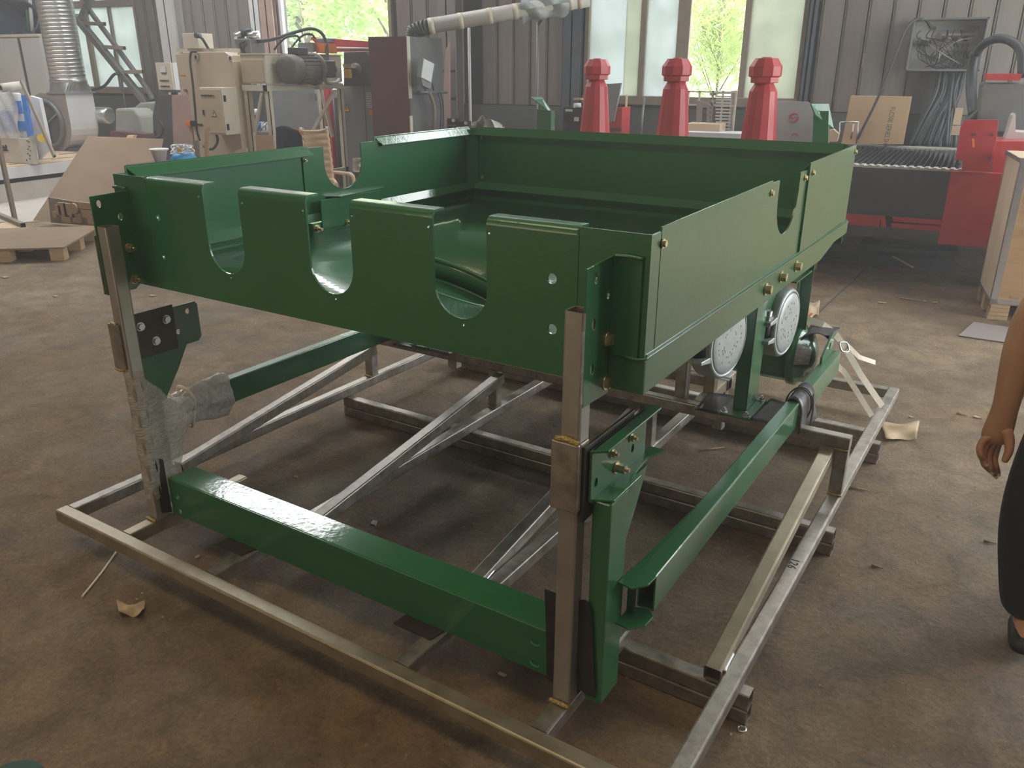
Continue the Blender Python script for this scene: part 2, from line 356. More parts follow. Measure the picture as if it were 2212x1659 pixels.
struct('wall_front', MB().box((XL, YF-.1, 0), (XR, YF, ZT)), 'plain', 'shed wall behind the camera')
wb = Thing('wall_back', 'back wall of upright cladding boards above a dark low wall', None, (0, YB, 0), kind='structure')
WIN = [(-10.85, -8.88, 1.36, 3.3), (-6.02, -4.06, 1.36, 3.3), (-1.24, 1.37, 1.36, 3.3)]
wb.part('lower_wall', MB().box((XL, YB-.02, 0), (XR, YB+.28, 1.22)), 'masonry')
bk = MB(); xs = [XL]+[q for W in WIN for q in (W[0], W[1])]+[XR]
for i in range(0, len(xs), 2): bk.box((xs[i], YB+.06, 1.22), (xs[i+1], YB+.2, ZB))
for W in WIN: bk.box((W[0], YB+.06, W[3]), (W[1], YB+.2, ZB)); bk.box((W[0], YB+.0, 1.22), (W[1], YB+.2, W[2]-.02))
bk.box((XL, YB+.06, 5.3), (XR, YB+.2, ZT))
wb.part('backing', bk, 'jamb')
me_b = {}
def board(x, wd, z0, m):
    k = (round(wd, 3), z0, m)
    if k not in me_b:
        mb = MB().box((-wd/2+.006, -.012, z0), (wd/2-.006, .05, ZB)).box((-wd/2+.03, -.024, z0), (wd/2-.03, -.012, ZB))
        me_b[k] = mb.mesh('cladding_board', (0, 0, 0)); me_b[k].materials.append(M[m])
    o = bpy.data.objects.new('cladding_board', me_b[k]); C.objects.link(o); o.parent = wb.o; o.location = (x, random.uniform(-.008, .004), 0)
def boards(x0, x1, z0, pitch=.24):
    n = max(1, round((x1-x0)/pitch)); p = (x1-x0)/n
    for i in range(n): board(x0+p*(i+.5), p, z0, random.choice(['board', 'board2', 'board2']))
for a, b in ((XL, -10.87), (-7.9, -6.5), (-3.97, -2.96), (-2.67, -1.5), (1.5, XR)): boards(a, b, 1.23)
for W in WIN: boards(W[0], W[1], W[3]+.05)
for x in (-8.75, -8.53, -8.31): board(x, .22, 1.23, 'darkboard')
def column(x0, x1, m, lab, y0=YB-.22, z0=0):
    h = MB().box((x0, y0, z0), (x1, y0+.02, ZT)).box((x0, YB-.03, z0), (x1, YB-.01, ZT)).box(((x0+x1)/2-.01, y0, z0), ((x0+x1)/2+.01, YB-.01, ZT))
    wb.part('steel_column', h, m, label=lab)
column(-8.18, -7.85, 'whitegrey', 'pale grey steel column')
column(-6.46, -6.29, 'white', 'white steel column', YB-.1); column(-6.27, -6.03, 'pink', 'pinkish steel column', YB-.1)
column(-3.21, -2.95, 'pilaster', 'dusty grey steel column'); column(1.395, 1.47, 'jamb', 'dark blue steel upright', YB-.1)
column(-1.50, -1.27, 'jamb', 'dark blue steel upright left of the large window', YB-.08)
for z in (1.28, 1.62): wb.part('column_stain', MB().box((-3.2, YB-.223, z), (-2.96, YB-.219, z+.03)), 'dkgrey')
mk = MB()
for i, t in enumerate('10 0'):
    if t != ' ': mk.v and None; x = 1.95+.15*i; z = 1.70; tm = text_mb(t, .2, lambda a, b, c, x=x, z=z: (x+a, YB-.027-c, z+b)); wb.part('painted_numeral', tm, 'faded', label='faint red painted numeral')
def window(n, W, ver, panes, lab, hor=()):
    t = Thing('window_%d' % n, lab, None, ((W[0]+W[1])/2, YB, W[2]), kind='structure')
    fr = MB(); x0, x1, z0, z1 = W
    fr.box((x0, YB-.05, z0-.10), (x1, YB+.15, z0)).box((x0, YB-.01, z0), (x0+.05, YB+.1, z1)).box((x1-.05, YB-.01, z0), (x1, YB+.1, z1)).box((x0, YB-.01, z1-.05), (x1, YB+.1, z1))
    t.part('window_frame', fr, 'frame', bevel=.004)
    for a, b in ver: t.part('mullion', MB().box((a, YB+.01, z0), (b, YB+.09, z1-.05)), 'frame', bevel=.004)
    for a, b in hor: t.part('transom', MB().box((x0, YB, a), (x1, YB+.09, b)), 'frame', bevel=.004)
    for a, b, c, d, m in panes: t.part('pane', MB().box((a, YB+.05, c), (b, YB+.056, d)), m)
    return t
H1 = 2.58
window(1, WIN[0], ((-10.14, -10.04), (-9.54, -9.49)), [(a, b, c, d, 'frost') for a, b in ((-10.8, -10.14), (-10.04, -9.54), (-9.49, -8.93)) for c, d in ((1.36, H1), (H1+.1, 3.25))],
       'left window of frosted panes behind the diagonal lattice brace', ((H1, H1+.1),))
w2 = window(2, WIN[1], (), (), 'open window with green trees outside')
w2.part('white_frame', MB().box((-5.97, YB-.03, 1.36), (-5.92, YB+.02, 3.25)), 'white', label='white inner frame')
window(3, WIN[2], ((-.54, -.47), (-.09, .06), (.68, .75)), ((-1.19, -.73, 1.36, 3.25, 'frost'), (-.73, -.54, 1.36, 3.25, 'frost_y'), (-.47, -.09, 1.36, 3.25, 'frost'), (.75, 1.32, 1.36, 3.25, 'frost_y')),
       'wide window with frosted panes and one open leaf showing bamboo')
window(4, (-12.0, 6.0, 4.02, 5.3), [(-12+1.5*i-.03, -12+1.5*i+.03) for i in range(1, 12)], [(-12+1.5*i+.03, -12+1.5*(i+1)-.03, 4.02, 5.25, 'frost') for i in range(12)], 'high strip window above the cladding')
# ---------------------------------------------------------------- outside
single('outside_ground', MB().add([(-60, YB+.32, -.15), (XR+.12, YB+.32, -.15), (XR+.12, -20, -.15), (60, -20, -.15), (60, 80, -.15), (-60, 80, -.15)], [(0, 1, 2, 3, 4, 5)]), 'grass', None, None, (0, 20, -.15), kind='structure')
def crown(c, r, n, size, m, thing, seed, cull=None):
    rnd = random.Random(seed); mb = MB(); k = 0
    blobs = [(V((rnd.gauss(0, .45), rnd.gauss(0, .45), rnd.gauss(0, .4))), rnd.uniform(.28, .5)) for _ in range(16)]
    while k < n:
        b, q = rnd.choice(blobs); d = V((rnd.gauss(0, 1), rnd.gauss(0, 1), rnd.gauss(0, 1))).normalized()*q*rnd.uniform(.55, 1)
        p = V(c)+V(((b+d).x*r[0], (b+d).y*r[1], (b+d).z*r[2]))
        if p.z < .3: continue
        a = V((rnd.gauss(0, 1), rnd.gauss(0, 1), rnd.gauss(0, .5))).normalized(); e = a.cross(V((rnd.gauss(0, 1), rnd.gauss(0, 1), rnd.gauss(0, 1)))).normalized()
        s1 = size*rnd.uniform(.6, 1.3); s2 = s1*(.45 if m == 'leaf' else .14)
        if m != 'leaf': a = V((a.x, a.y, -abs(a.z)-.3)).normalized(); s1 *= 1.5
        mb.add([p-a*s1, p+e*s2, p+a*s1, p-e*s2], [(0, 1, 2, 3)]); k += 1
    return thing.part('foliage', mb, m, kind='stuff')
def tree(x, y, h, r, n, size, m, lab, seed, trunk=.12):
    t = Thing('tree' if m == 'leaf' else 'bamboo_clump', lab, 'tree' if m == 'leaf' else 'bamboo', (x, y, -.15))
    rnd = random.Random(seed); tr = MB().cyl((x, y, -.15), (x+rnd.uniform(-.3, .3), y, h*.75), trunk, trunk*.5, 8)
    for k in range(5):
        a = rnd.uniform(0, 2*PI); z = h*rnd.uniform(.25, .6); tr.cyl((x, y, z), (x+math.cos(a)*r[0]*.7, y+math.sin(a)*r[1]*.5, z+h*.3), trunk*.35, trunk*.12, 6)
    t.part('trunk', tr, 'bark'); crown((x, y, h*.62), r, n, size, m, t, seed+1)
tree(-10.6, 15.0, 5.2, (2.1, 1.5, 2.6), 4200, .11, 'leaf', 'leafy green tree seen in the left half of the open window', 11)
tree(-6.7, 13.2, 4.6, (1.6, 1.4, 2.3), 3000, .10, 'leaf', 'leafy green tree seen in the right half of the open window', 23)
tree(-14.0, 20.5, 6.5, (3.6, 1.6, 3.2), 4200, .15, 'leaf', 'distant green tree behind the two nearer trees', 35)
tree(-.35, 12.4, 3.9, (1.0, .8, 1.9), 8500, .075, 'bamboo', 'bamboo with narrow pale leaves outside the wide window', 47, .03)
tree(.9, 14.6, 2.6, (2.2, .9, 1.5), 6000, .09, 'bamboo', 'low bamboo farther off behind the tall bamboo clump', 59, .03)
bd = Thing('outbuilding', 'dark grey building outside beyond the bamboo', 'building', (-3.4, 18, -.15))
bd.part('wall', MB().box((-7.0, 17.2, -.15), (-1.95, 24, 4.4)), 'grey'); bd.part('roof', MB().box((-7.2, 17.7, 4.4), (-1.8, 24.3, 4.55)), 'dkgrey')
bd.part('window_pane', MB().box((-3.05, 17.96, 2.3), (-2.75, 18.0, 4.0)), 'white')
# ---------------------------------------------------------------- steel transport skid (skid coordinates from here)
T_ = .05; LX, LY = 2.448, 3.064
S = Thing('steel_skid', 'bare welded square tube steel skid lying on the floor under the green machine', 'skid', (1.22, 1.5, 0), True)
def tb(name, p0, p1, m='steel', lab=None, **k): return S.part(name, MB().tube(p0, p1, **k), m, label=lab)
zc = .125
tb('front_rail', (0, .025, zc), (LX, .025, zc), 'steel_warm')
tb('back_rail', (0, LY-.025, zc), (LX-.05, LY-.025, zc))
for x in (0, .796, 1.605, 2.398): tb('long_rail', (x+.025, T_, zc), (x+.025, LY if x == 2.398 else LY-.05, zc), 'steel')
for x in (.341, 2.053): tb('stub_rail', (x+.025, T_, zc), (x+.025, .57, zc), 'steel_warm' if x < 1 else 'steel')
for y in (.525, 1.525, 2.425):
    tb('runner', (.03 if y > 1 else 1.65, y, .025), (2.475, y, .025)); tb('runner', (.03 if y > 1 else 1.65, y, .0755), (2.475, y, .0755))
for x0, x1 in ((.05, .796), (.846, 1.605), (1.655, 2.398)): tb('cross_rail', (x0, 2.425, zc+.0005), (x1, 2.425, zc+.0005))
tb('raised_beam', (-.0, 1.732, .369), (LX, 1.732, .369), hollow=(True, False)); tb('raised_beam', (.05, 2.08, .369), (1.86, 2.08, .369))
for x in (.0, .796, 1.605, 2.398):
    S.part('upright', MB().tube((x+.025, 1.732, .15), (x+.025, 1.732, .344), up=(0, 1, 0)), 'steel')
for x in (.3, 1.1, 1.8): S.part('upright', MB().tube((x+.025, 2.08, .15), (x+.025, 2.08, .344), up=(0, 1, 0)), 'steel')
tb('tie_rail', (1.83, 1.757, .369), (1.83, 2.05, .369), 'steel_warm')
for x in (.075, .871, 1.58, 2.373):
    tb('brace', (x, .485, .142), (x, 1.70, .318), 'steel_warm' if x > 2 else 'steel')
S.part('upright', MB().tube((1.74, 1.80, .344), (1.74, 1.80, .80), up=(0, 1, 0)), 'steel', label='steel prop under the hopper')
S.part('upright', MB().tube((1.83, 1.90, .394), (1.83, 1.90, .80), up=(0, 1, 0)), 'steel_warm', label='second steel prop under the hopper')
S.part('post', MB().tube((.366, .183, .15), (.366, .183, 1.219), up=(0, 1, 0)), 'steel_post', label='tall square post at the left front')
S.part('post', MB().tube((2.078, .183, .15), (2.084, .183, 1.21), up=(0, 1, 0), wall=.004), 'steel_post', label='tall square post at the right front')
S.part('wrap_plate', MB().box((2.040, .146, .728), (2.112, .158, .905)).box((2.104, .158, .728), (2.112, .20, .905)), 'steel', label='formed plate welded round the right post', bevel=.011)
S.part('wrap_plate', MB().box((.318, .148, .735), (.376, .158, .895)), 'steel', label='plate welded to the front of the left post', bevel=.003)
S.part('strip', MB().box((2.1045, .155, 1.0), (2.1085, .19, 1.17)), 'steel'); S.part('strip', MB().box((.331, .15, .995), (.335, .175, 1.19)), 'steel')
def weld(pts, r=.005, m='weld'):
    S.part('weld_bead', MB().path(pts, r, 6, 4), m)
weld([(2.050, .152, .153), (2.078, .150, .155), (2.108, .152, .153)], .007); weld([(.339, .152, .153), (.366, .150, .155), (.393, .152, .153)], .006)
weld([(2.05, .153, .907), (2.08, .150, .912), (2.107, .154, .904)], .008); weld([(.335, .152, .897), (.366, .152, .895)], .005)
weld([(.318, .15, .733), (.345, .148, .731), (.366, .152, .734)], .005)
weld([(2.398, 1.705, .152), (2.42, 1.702, .153), (2.45, 1.705, .152)], .005); weld([(2.40, .50, .153), (2.398, .54, .155), (2.398, .58, .158)], .006, 'galv')
weld([(2.40, 1.704, .344), (2.449, 1.704, .344)], .004); weld([(2.103, .575, .152), (2.103, .53, .152)], .006, 'galv'); weld([(1.604, .50, .15), (1.602, .56, .158)], .006, 'galv')
weld([(.796, 1.703, .153), (.846, 1.703, .153)], .005); weld([(0, 1.703, .153), (.05, 1.703, .153)], .005); weld([(2.11, 1.22, .0)]*1+[(2.11, 1.22, .001)], .001)
tm = text_mb('126', .045, lambda a, b, c: (2.405+.0+b*.9, 1.145-a*1.0+.03, .1503+c))
S.part('chalk_mark', tm, 'ink', label='number 126 written in black on the rail')
# ---------------------------------------------------------------- green base frame
G = Thing('base_frame', 'green painted base frame with front beam, short legs and long side rails', 'frame', (1.22, .3, .15), True)
def SKY(u, v, y):                     # pixel to skid coordinates on the skid plane y
    o = ROT.inverted() @ CAM; d = ROT.inverted() @ ray(u, v); return o+d*((y-o.y)/d.y)
def XZ(y): return lambda a, b, c: (a, y+c, b)
def YZ(x, s=1): return lambda a, b, c: (x+c*s, a, b)
def XY(z): return lambda a, b, c: (a, b, z+c)
G.part('front_beam', MB().plate([(.40, .155), (2.121, .155), (2.121, .302), (.40, .302)], [circ(.441, .238, .009), circ(.443, .177, .009), circ(1.961, .250, .015, 12, .009), circ(1.961, .179, .015, 12, .009)], .006, XZ(.22))
       .box((.40, .226, .296), (2.121, .335, .302)).box((.40, .226, .155), (2.121, .335, .161)), 'green', bevel=.004)
for sx, x0 in ((1, 2.125), (-1, .275)):
    lb = 'right front leg' if sx > 0 else 'left front leg'
    lg = G.part('leg', MB().box((x0, .20, .157), (x0+.05, .30, .748)), 'green', label=lb, bevel=.005)
    xw = 2.125 if sx > 0 else .325; s_ = sx
    out = [(.18, .752), (.19, .742), (.47, .742), (.485, .752), (.485, .872), (.475, .882), (.19, .882), (.18, .872)]
    if sx < 0: out = [(.18, .752), (.19, .742), (.485, .742), (.50, .757), (.50, .88), (.49, .892), (.19, .892), (.18, .882)]
    holes = [circ(.205, .793, .009, 12, .012), circ(.406, .80, .009, 12, .012)] if sx > 0 else [circ(.456, .863, .010), circ(.406, .798, .010)]
    br = G.part('bracket', MB().plate(out, holes, .006*s_, YZ(xw)), 'green', label=('right' if sx > 0 else 'left')+' head bracket')
    fx = lambda a: xw+a*s_
    top = [(fx(0), .178), (fx(.034), .206), (fx(.034), .512 if sx > 0 else .46), (fx(-.0), .515 if sx > 0 else .47)]
    G.part('flange', MB().slab([(x, y, .876) for x, y in top], (0, 0, .006)), 'green', bevel=.001)
    bot = [(fx(0), .185), (fx(.05), .215), (fx(.05), .362), (fx(.033), .367), (fx(.006), .50), (fx(.052), .555), (fx(.0), .52)]
    bot = [(fx(0), .186), (fx(.053), .210), (fx(.053), .362), (fx(.034), .370), (fx(.024), .46), (fx(.05), .53), (fx(0), .53)] if sx > 0 else [(fx(0), .21), (fx(.04), .22), (fx(.04), .44), (fx(0), .45)]
    G.part('flange', MB().slab([(x, y, .750) for x, y in bot], (0, 0, .006)), 'green', bevel=.001)
    G.part('gusset', MB().slab([(fx(.025), .30, .742), (fx(.025), .45, .742), (fx(.025), .40, .66), (fx(.025), .30, .52)], (.006, 0, 0)), 'green')
    if sx > 0:
        G.part('bolt', MB().bolt((2.131, .312, .787), (1, 0, 0), .012, .014, .022).cyl((2.145, .312, .787), (2.157, .312, .787), .0115, n=6, smooth=False), 'zinc')
        for y in (.284, .391): G.part('bolt', MB().bolt((2.131, y, .836), (1, 0, 0), .009, .010, .008), 'zinc')
    else:
        for y, z in ((.255, .857), (.358, .858), (.305, .792)): pass
    # rail and its channel shaped link to the leg
    xr = 2.200 if sx > 0 else .167
    rl = G.part('side_rail', MB().tube((xr+.024, .335, .447), (xr+.024, 2.42, .447), w_=.048, h=.105, r=.004, wall=.004), 'green', label='long side rail')
    x1, x2 = (2.176, 2.198) if sx > 0 else (.248, .216)
    for z in (.372, .494) if sx > 0 else ():
        pl = [(x1, .262), (x1, .345), (xr+.024, .36), (xr+.047, .337), (xr+.044, .292), (xr+.016, .258)]
        G.part('link_plate', MB().slab([(x, y, z) for x, y in pl], (0, 0, .006)), 'green', bevel=.001)
    if sx < 0: continue
    G.part('link_plate', MB().box((min(x1, x2), .325, .376), (max(x1, x2)+.0, .331, .496)), 'green')
    gx = (2.176, 2.199) if sx > 0 else (.216, .248)
    G.part('rail_gusset', MB().slab([(gx[0], .34, .486), (gx[1], .34, .486), (gx[1] if sx > 0 else gx[0], .80, .486)], (0, 0, .006)), 'green')
G.part('end_lug', MB().plate([(2.20, .50), (2.40, .50), (2.40, .585), (2.36, .60), (2.20, .53)], [circ(2.33, .545, .012, 12, .018)], .008, YZ(2.205)), 'green')
DP = Thing('joint_plate', 'dark bare steel plate bolted between left post and green bracket', 'plate', (.33, .3, .74), True)
DP.part('plate', MB().box((.326, .209, .742), (.334, .392, .905)), 'darkplate', bevel=.001)
for y, z in ((.255, .857), (.358, .858), (.305, .792)): DP.part('bolt', MB().bolt((.334, y, z), (1, 0, 0), .012, .012), 'galv')
DP = Thing('joint_plate', 'dark bare steel plate behind the right head bracket beside the post', 'plate', (2.115, .3, .74), True)
DP.part('plate', MB().box((2.1125, .165, .70), (2.120, .43, .895)), 'darkplate', bevel=.001)
# ---------------------------------------------------------------- green hopper
Hn = Thing('hopper', 'large green painted steel hopper tray with notched sides, legs and outlet pipe', 'hopper', (1.22, 1.31, .394), True)
BX0, BX1, BY0, BY1, Z0 = .266, 2.195, .292, 2.337, 1.0
def unotch(c, r, top, bot, n=14):    # goes down one side and up the other
    return [(c-r, top)]+[(c-r*math.cos(PI*i/n), bot+r-r*math.sin(PI*i/n)) for i in range(n+1)]+[(c+r, top)]
NC = (.797, 1.238, 1.684)
out = [(BX0, Z0), (BX1, Z0), (BX1, 1.366), (2.017, 1.366), (2.017, 1.346)]
for c in reversed(NC): out += [(a, b) for a, b in reversed(unotch(c, .082, 1.346, 1.097))]
out += [(.433, 1.346), (.433, 1.366), (BX0, 1.366)]
holes = [circ(x, z, .0045, 8) for x, z in ((.706-.01, 1.326), (.893, 1.324), (1.145, 1.324), (1.330, 1.327), (1.590, 1.323), (1.776, 1.327), (.801, 1.086), (1.247, 1.084), (1.691, 1.081))]
holes += [circ(x, z, .013) for x, z in ((1.951, 1.238), (1.954, 1.115))]+[circ(x, z, .009, 12, .012) for x, z in ((.478, 1.243), (.478, 1.114))]
fp = Hn.part('front_panel', MB().plate(out, holes, .006, XZ(BY0)), 'green')
for a, b in ((.433, .715), (.879, 1.156), (1.320, 1.602), (1.766, 2.017)):
    prof = [(BY0+.020-.020*math.cos(t*PI/16), 1.346+.020*math.sin(t*PI/16)) for t in range(9)]+[(BY0+.052, 1.366), (BY0+.052, 1.360)]
    inn = [(BY0+.020-.014*math.cos(t*PI/16), 1.346+.014*math.sin(t*PI/16)) for t in range(8, -1, -1)]
    P = prof+inn; n = len(P); mb = MB()
    mb.ring([[(a, y, z) for y, z in P], [(b, y, z) for y, z in P]], smooth=False)
    Hn.part('rim_flange', mb, 'green', parent=fp)
for x in (.433, 2.017): Hn.part('weld_seam', MB().box((x-.003, BY0-.0015, Z0), (x+.003, BY0+.002, 1.36)), 'green', parent=fp, bevel=.001)
# bent corners of the front and the lower band
Hn.part('corner', MB().box((BX1-.006, BY0+.004, 1.085), (BX1, .352, 1.366)), 'green', bevel=.002)
Hn.part('corner', MB().box((BX0, BY0+.004, 1.085), (BX0+.006, .352, 1.366)), 'green', bevel=.002)
def sideband(x, s_):
    mb = MB().plate([(BY0, Z0), (1.95, Z0), (2.17, 1.036), (2.395, 1.036), (2.395, 1.085), (BY0, 1.085)], [], .006*s_, YZ(x))
    return mb
Hn.part('lower_band', sideband(BX1+.004, -1).box((2.109, BY0-.005, Z0), (BX1+.004, BY0-.0005, 1.082)), 'green', bevel=.0015, label='right lower band')
Hn.part('lower_band', sideband(BX0-.004, 1), 'green', label='left lower band')
Hn.part('lower_band', MB().box((BX0, BY1, Z0), (BX1, BY1+.006, 1.10)), 'green', label='back lower band')
Hn.part('edge_lip', MB().box((BX1-.012, .30, 1.083), (BX1+.007, 2.39, 1.089)).box((BX1-.012, .30, 1.089), (BX1+.001, 2.39, 1.094)), 'green', bevel=.001)
def lipslab(pts, t=(0, 0, .004)): return MB().slab(pts, t)
# right side sheets
Hn.part('side_panel', MB().plate([(.345, 1.094), (1.178, 1.094), (1.178, 1.385), (.345, 1.375)], [], .005, YZ(BX1-.004)).slab([(BX1, .345, 1.372), (BX1, 1.178, 1.382), (BX1-.026, 1.16, 1.352), (BX1-.026, .37, 1.342)], (0, 0, .004)), 'green', label='right front side sheet')
def ucut(c, r, y0, y1, z0, zt, bot): return [(y0, z0), (y1, z0), (y1, zt)]+list(reversed(unotch(c, r, zt, bot)))+[(y0, zt)]
Hn.part('side_panel', MB().plate(ucut(1.391, .122, 1.15, 1.60, 1.094, 1.376, 1.192), [], .005, YZ(BX1-.009)), 'green', label='right middle sheet with round notch')
Hn.part('side_panel', MB().plate([(1.604, 1.094), (2.335, 1.10), (2.335, 1.406), (1.604, 1.398)], [], .005, YZ(BX1-.002)).slab([(BX1, 1.604, 1.394), (BX1, 2.33, 1.402), (BX1-.026, 2.31, 1.372), (BX1-.026, 1.57, 1.362)], (0, 0, .004)), 'green', label='right rear side sheet')
# left side sheets, seen from inside
Hn.part('side_panel', MB().plate([(.337, 1.095), (1.172, 1.095), (1.172, 1.388), (.337, 1.384)], [], .005, YZ(BX0)).slab([(BX0, .337, 1.384), (BX0, 1.15, 1.388), (BX0+.030, 1.18, 1.352), (BX0+.030, .36, 1.348)], (0, 0, .004)), 'green', label='left front side sheet')
Hn.part('side_panel', MB().plate(ucut(1.367, .116, 1.13, 1.60, 1.095, 1.383, 1.196), [], .005, YZ(BX0+.006)), 'green', label='left middle sheet with round notch')
Hn.part('side_panel', MB().plate([(1.579, 1.095), (2.32, 1.10), (2.32, 1.402), (1.579, 1.40)], [], .005, YZ(BX0)).slab([(BX0, 1.585, 1.398), (BX0, 2.32, 1.402), (BX0+.030, 2.335, 1.364), (BX0+.030, 1.61, 1.361)], (0, 0, .004)), 'green', label='left rear side sheet')
# back
Hn.part('back_panel', MB().plate([(BX0+.035, 1.10), (BX1-.03, 1.10), (BX1-.03, 1.405), (BX0+.035, 1.402)], [], .005, XZ(BY1)).slab([(BX0+.045, BY1, 1.401), (BX1-.045, BY1, 1.403), (BX1-.045, BY1-.028, 1.366), (BX0+.035, BY1-.028, 1.364)], (0, 0, .004)), 'green')
for x, s_ in ((BX0, 1), (BX1, -1)):
    Hn.part('corner', MB().box((min(x, x+.006*s_), BY1-.045, 1.04), (max(x, x+.006*s_), BY1+.006, 1.398)).box((min(x, x+.05*s_), BY1-.004, 1.04), (max(x, x+.05*s_), BY1+.002, 1.398)).slab([(x+.006*s_, BY1-.045, 1.09), (x+.05*s_, BY1-.004, 1.09), (x+.05*s_, BY1-.004, 1.392), (x+.006*s_, BY1-.045, 1.392)], (.004*s_, -.003, 0)), 'green')
# sloping ledges inside
led = MB().slab([(BX0+.006, .40, 1.112), (BX0+.006, 2.30, 1.118), (BX0+.034, 2.28, 1.086), (BX0+.034, .40, 1.080)], (0, 0, .004))
Hn.part('ledge', led, 'green')
Hn.part('ledge', MB().slab([(BX0+.05, BY1-.001, 1.122), (BX1-.05, BY1-.001, 1.122), (BX1-.05, BY1-.03, 1.090), (BX0+.04, BY1-.03, 1.090)], (0, 0, .004)), 'green')
Hn.part('ledge', MB().slab([(BX1-.012, .33, 1.112), (BX1-.012, 2.30, 1.116), (BX1-.036, 2.29, 1.09), (BX1-.036, .33, 1.09)], (0, 0, .004)), 'green')
# funnel from the square tray to the round outlet
HC = (lambda q: (q.x, q.y, .955))(ROT.inverted() @ RZ(968, 603, .955)); HR = .24
def oc(t, r, dz): return V((HC[0]+r*math.cos(2*PI*t), HC[1]+r*math.sin(2*PI*t), HC[2]+dz-.38*r*(math.cos(2*PI*t)*.84+math.sin(2*PI*t)*.54)))
def rim(t):                            # the rectangle, by angle about the outlet centre
    a = 2*PI*t; dx, dy = math.cos(a), math.sin(a); k = 9
    for lim, d in ((BX1-.01-HC[0], dx), (HC[0]-BX0-.01, -dx), (BY1-.004-HC[1], dy), (HC[1]-BY0-.01, -dy)):
        if d > 1e-6: k = min(k, lim/d)
    return V((HC[0]+dx*k, HC[1]+dy*k, 1.03))
cor = [math.atan2(y-HC[1], x-HC[0])/(2*PI) % 1 for x in (BX0+.01, BX1-.01) for y in (BY0+.01, BY1-.004)]
ts = sorted(set([i/96 for i in range(96)]+cor))
rings = [[rim(t)+V((0, 0, .02)) for t in ts], [rim(t) for t in ts], [oc(t, HR, 0) for t in ts],
         [oc(t, HR, -.085) for t in ts]]
Hn.part('funnel', MB().ring(rings[:2], caps=(False, False), smooth=False).ring(rings[1:3], caps=(False, False), smooth=True).ring(rings[2:], caps=(False, False), smooth=True), 'green', label='sloping funnel inside the tray', solid=.004)
tt_ = [i/48 for i in range(48)]
Hn.part('outlet_ring', MB().ring([[oc(t, HR+a, z) for t in tt_] for a, z in ((.002, -.008), (.008, .004), (0, .008), (-.006, .0), (-.004, -.008))], caps=(False, False)), 'green')
Hn.part('outlet_ring', MB().ring([[oc(t, HR-a, z-.085) for t in tt_] for a, z in ((.0, .0), (.004, .008), (.012, .004), (.012, .0))], caps=(False, False)), 'green')
Hn.part('outlet_pan', MB().ring([[oc(t, r, z) for t in tt_] for r, z in ((HR, -.085), (HR*.6, -.09), (HR*.2, -.092))], caps=(False, True)), 'green', solid=.003)
# shelf bracket on the left wall
sb = Hn.part('inner_bracket', MB().slab([(.272, 1.24, 1.172), (.335, 1.275, 1.172), (.30, 1.60, 1.172), (.272, 1.60, 1.172)], (0, 0, .006)).box((.315, 1.17, 1.05), (.321, 1.55, 1.172)).box((.285, 1.12, 1.00), (.313, 1.62, 1.08)), 'green', bevel=.001)
for y in (1.14, 1.32): Hn.part('bolt', MB().bolt((.314, y, 1.058), (1, 0, 0), .013, .014, .02), 'zinc', parent=sb)
# corner mounting brackets
pr = Hn.part('mount_bracket', MB().plate([(.165, .99), (BY0, .985), (BY0, 1.312), (.165, 1.306)], [circ(.205, z, .009, 12, .013) for z in (1.279, 1.175, 1.071)]+[circ(.270, 1.228, .008, 10, .012)], .006, YZ(2.103)).box((2.109, BY0-.0065, 1.083), (2.180, BY0-.0005, 1.312)), 'green', bevel=.0012, label='right mounting bracket')
pl = Hn.part('mount_bracket', MB().plate([(.155, .992), (.26, .992), (.285, 1.01), (BY0, 1.03), (BY0, 1.318), (.155, 1.314)], [circ(.182, 1.288, .009, 12, .012), circ(.248, 1.238, .009, 12, .012)], .006, YZ(.335)).box((.270, BY0-.0065, 1.083), (.335, BY0-.0005, 1.322)), 'green', bevel=.0012, label='left mounting bracket')
for z in (1.122, 1.016): Hn.part('bolt', MB().bolt((2.109, .276, z), (1, 0, 0), .013, .014), 'zinc', parent=pr)
for z in (1.132, 1.026): Hn.part('bolt', MB().bolt((.341, .259, z), (1, 0, 0), .012, .014, .018), 'zinc', parent=pl)
Hn.part('weld_bead', MB().path([(2.112, BY0-.008, 1.314), (2.145, BY0-.009, 1.316), (2.180, BY0-.006, 1.313)], .005, 6), 'green', parent=pr); Hn.part('weld_bead', MB().path([(.270, BY0-.008, 1.324), (.30, BY0-.009, 1.327), (.335, BY0-.006, 1.324)], .005, 6), 'green', parent=pl)
Hn.part('weld_bead', MB().path([(2.15, BY0-.005, 1.084), (2.175, BY0-.005, 1.083), (2.196, BY0-.002, 1.085), (2.199, .31, 1.087)], .0042, 6), 'green')
for y, z in ((1.231, 1.064), (1.40, 1.069), (1.586, 1.069)): Hn.part('bolt', MB().bolt((BX1+.004, y-.012, z-.018), (1, 0, 0), .015, .020), 'zinc')
for y, z, x in ((.352, 1.338, BX1+.001), (1.166, 1.350, BX1+.001), (1.645, 1.362, BX1+.003), (2.325, 1.378, BX1+.003), (1.575, 1.352, BX1-.004)): Hn.part('bolt', MB().bolt((x, y, z), (1, 0, 0), .008, .009), 'zinc')
for y, z in ((1.143, 1.335), (1.60, 1.378), (2.29, 1.35)): Hn.part('bolt', MB().bolt((BX0+.006, y, z), (1, 0, 0), .007, .009, .008), 'zinc')
for x, z in ((.345, 1.352), (.345, 1.15)): Hn.part('bolt', MB().bolt((x, BY1-.004, z), (0, -1, 0), .007, .009), 'zinc')
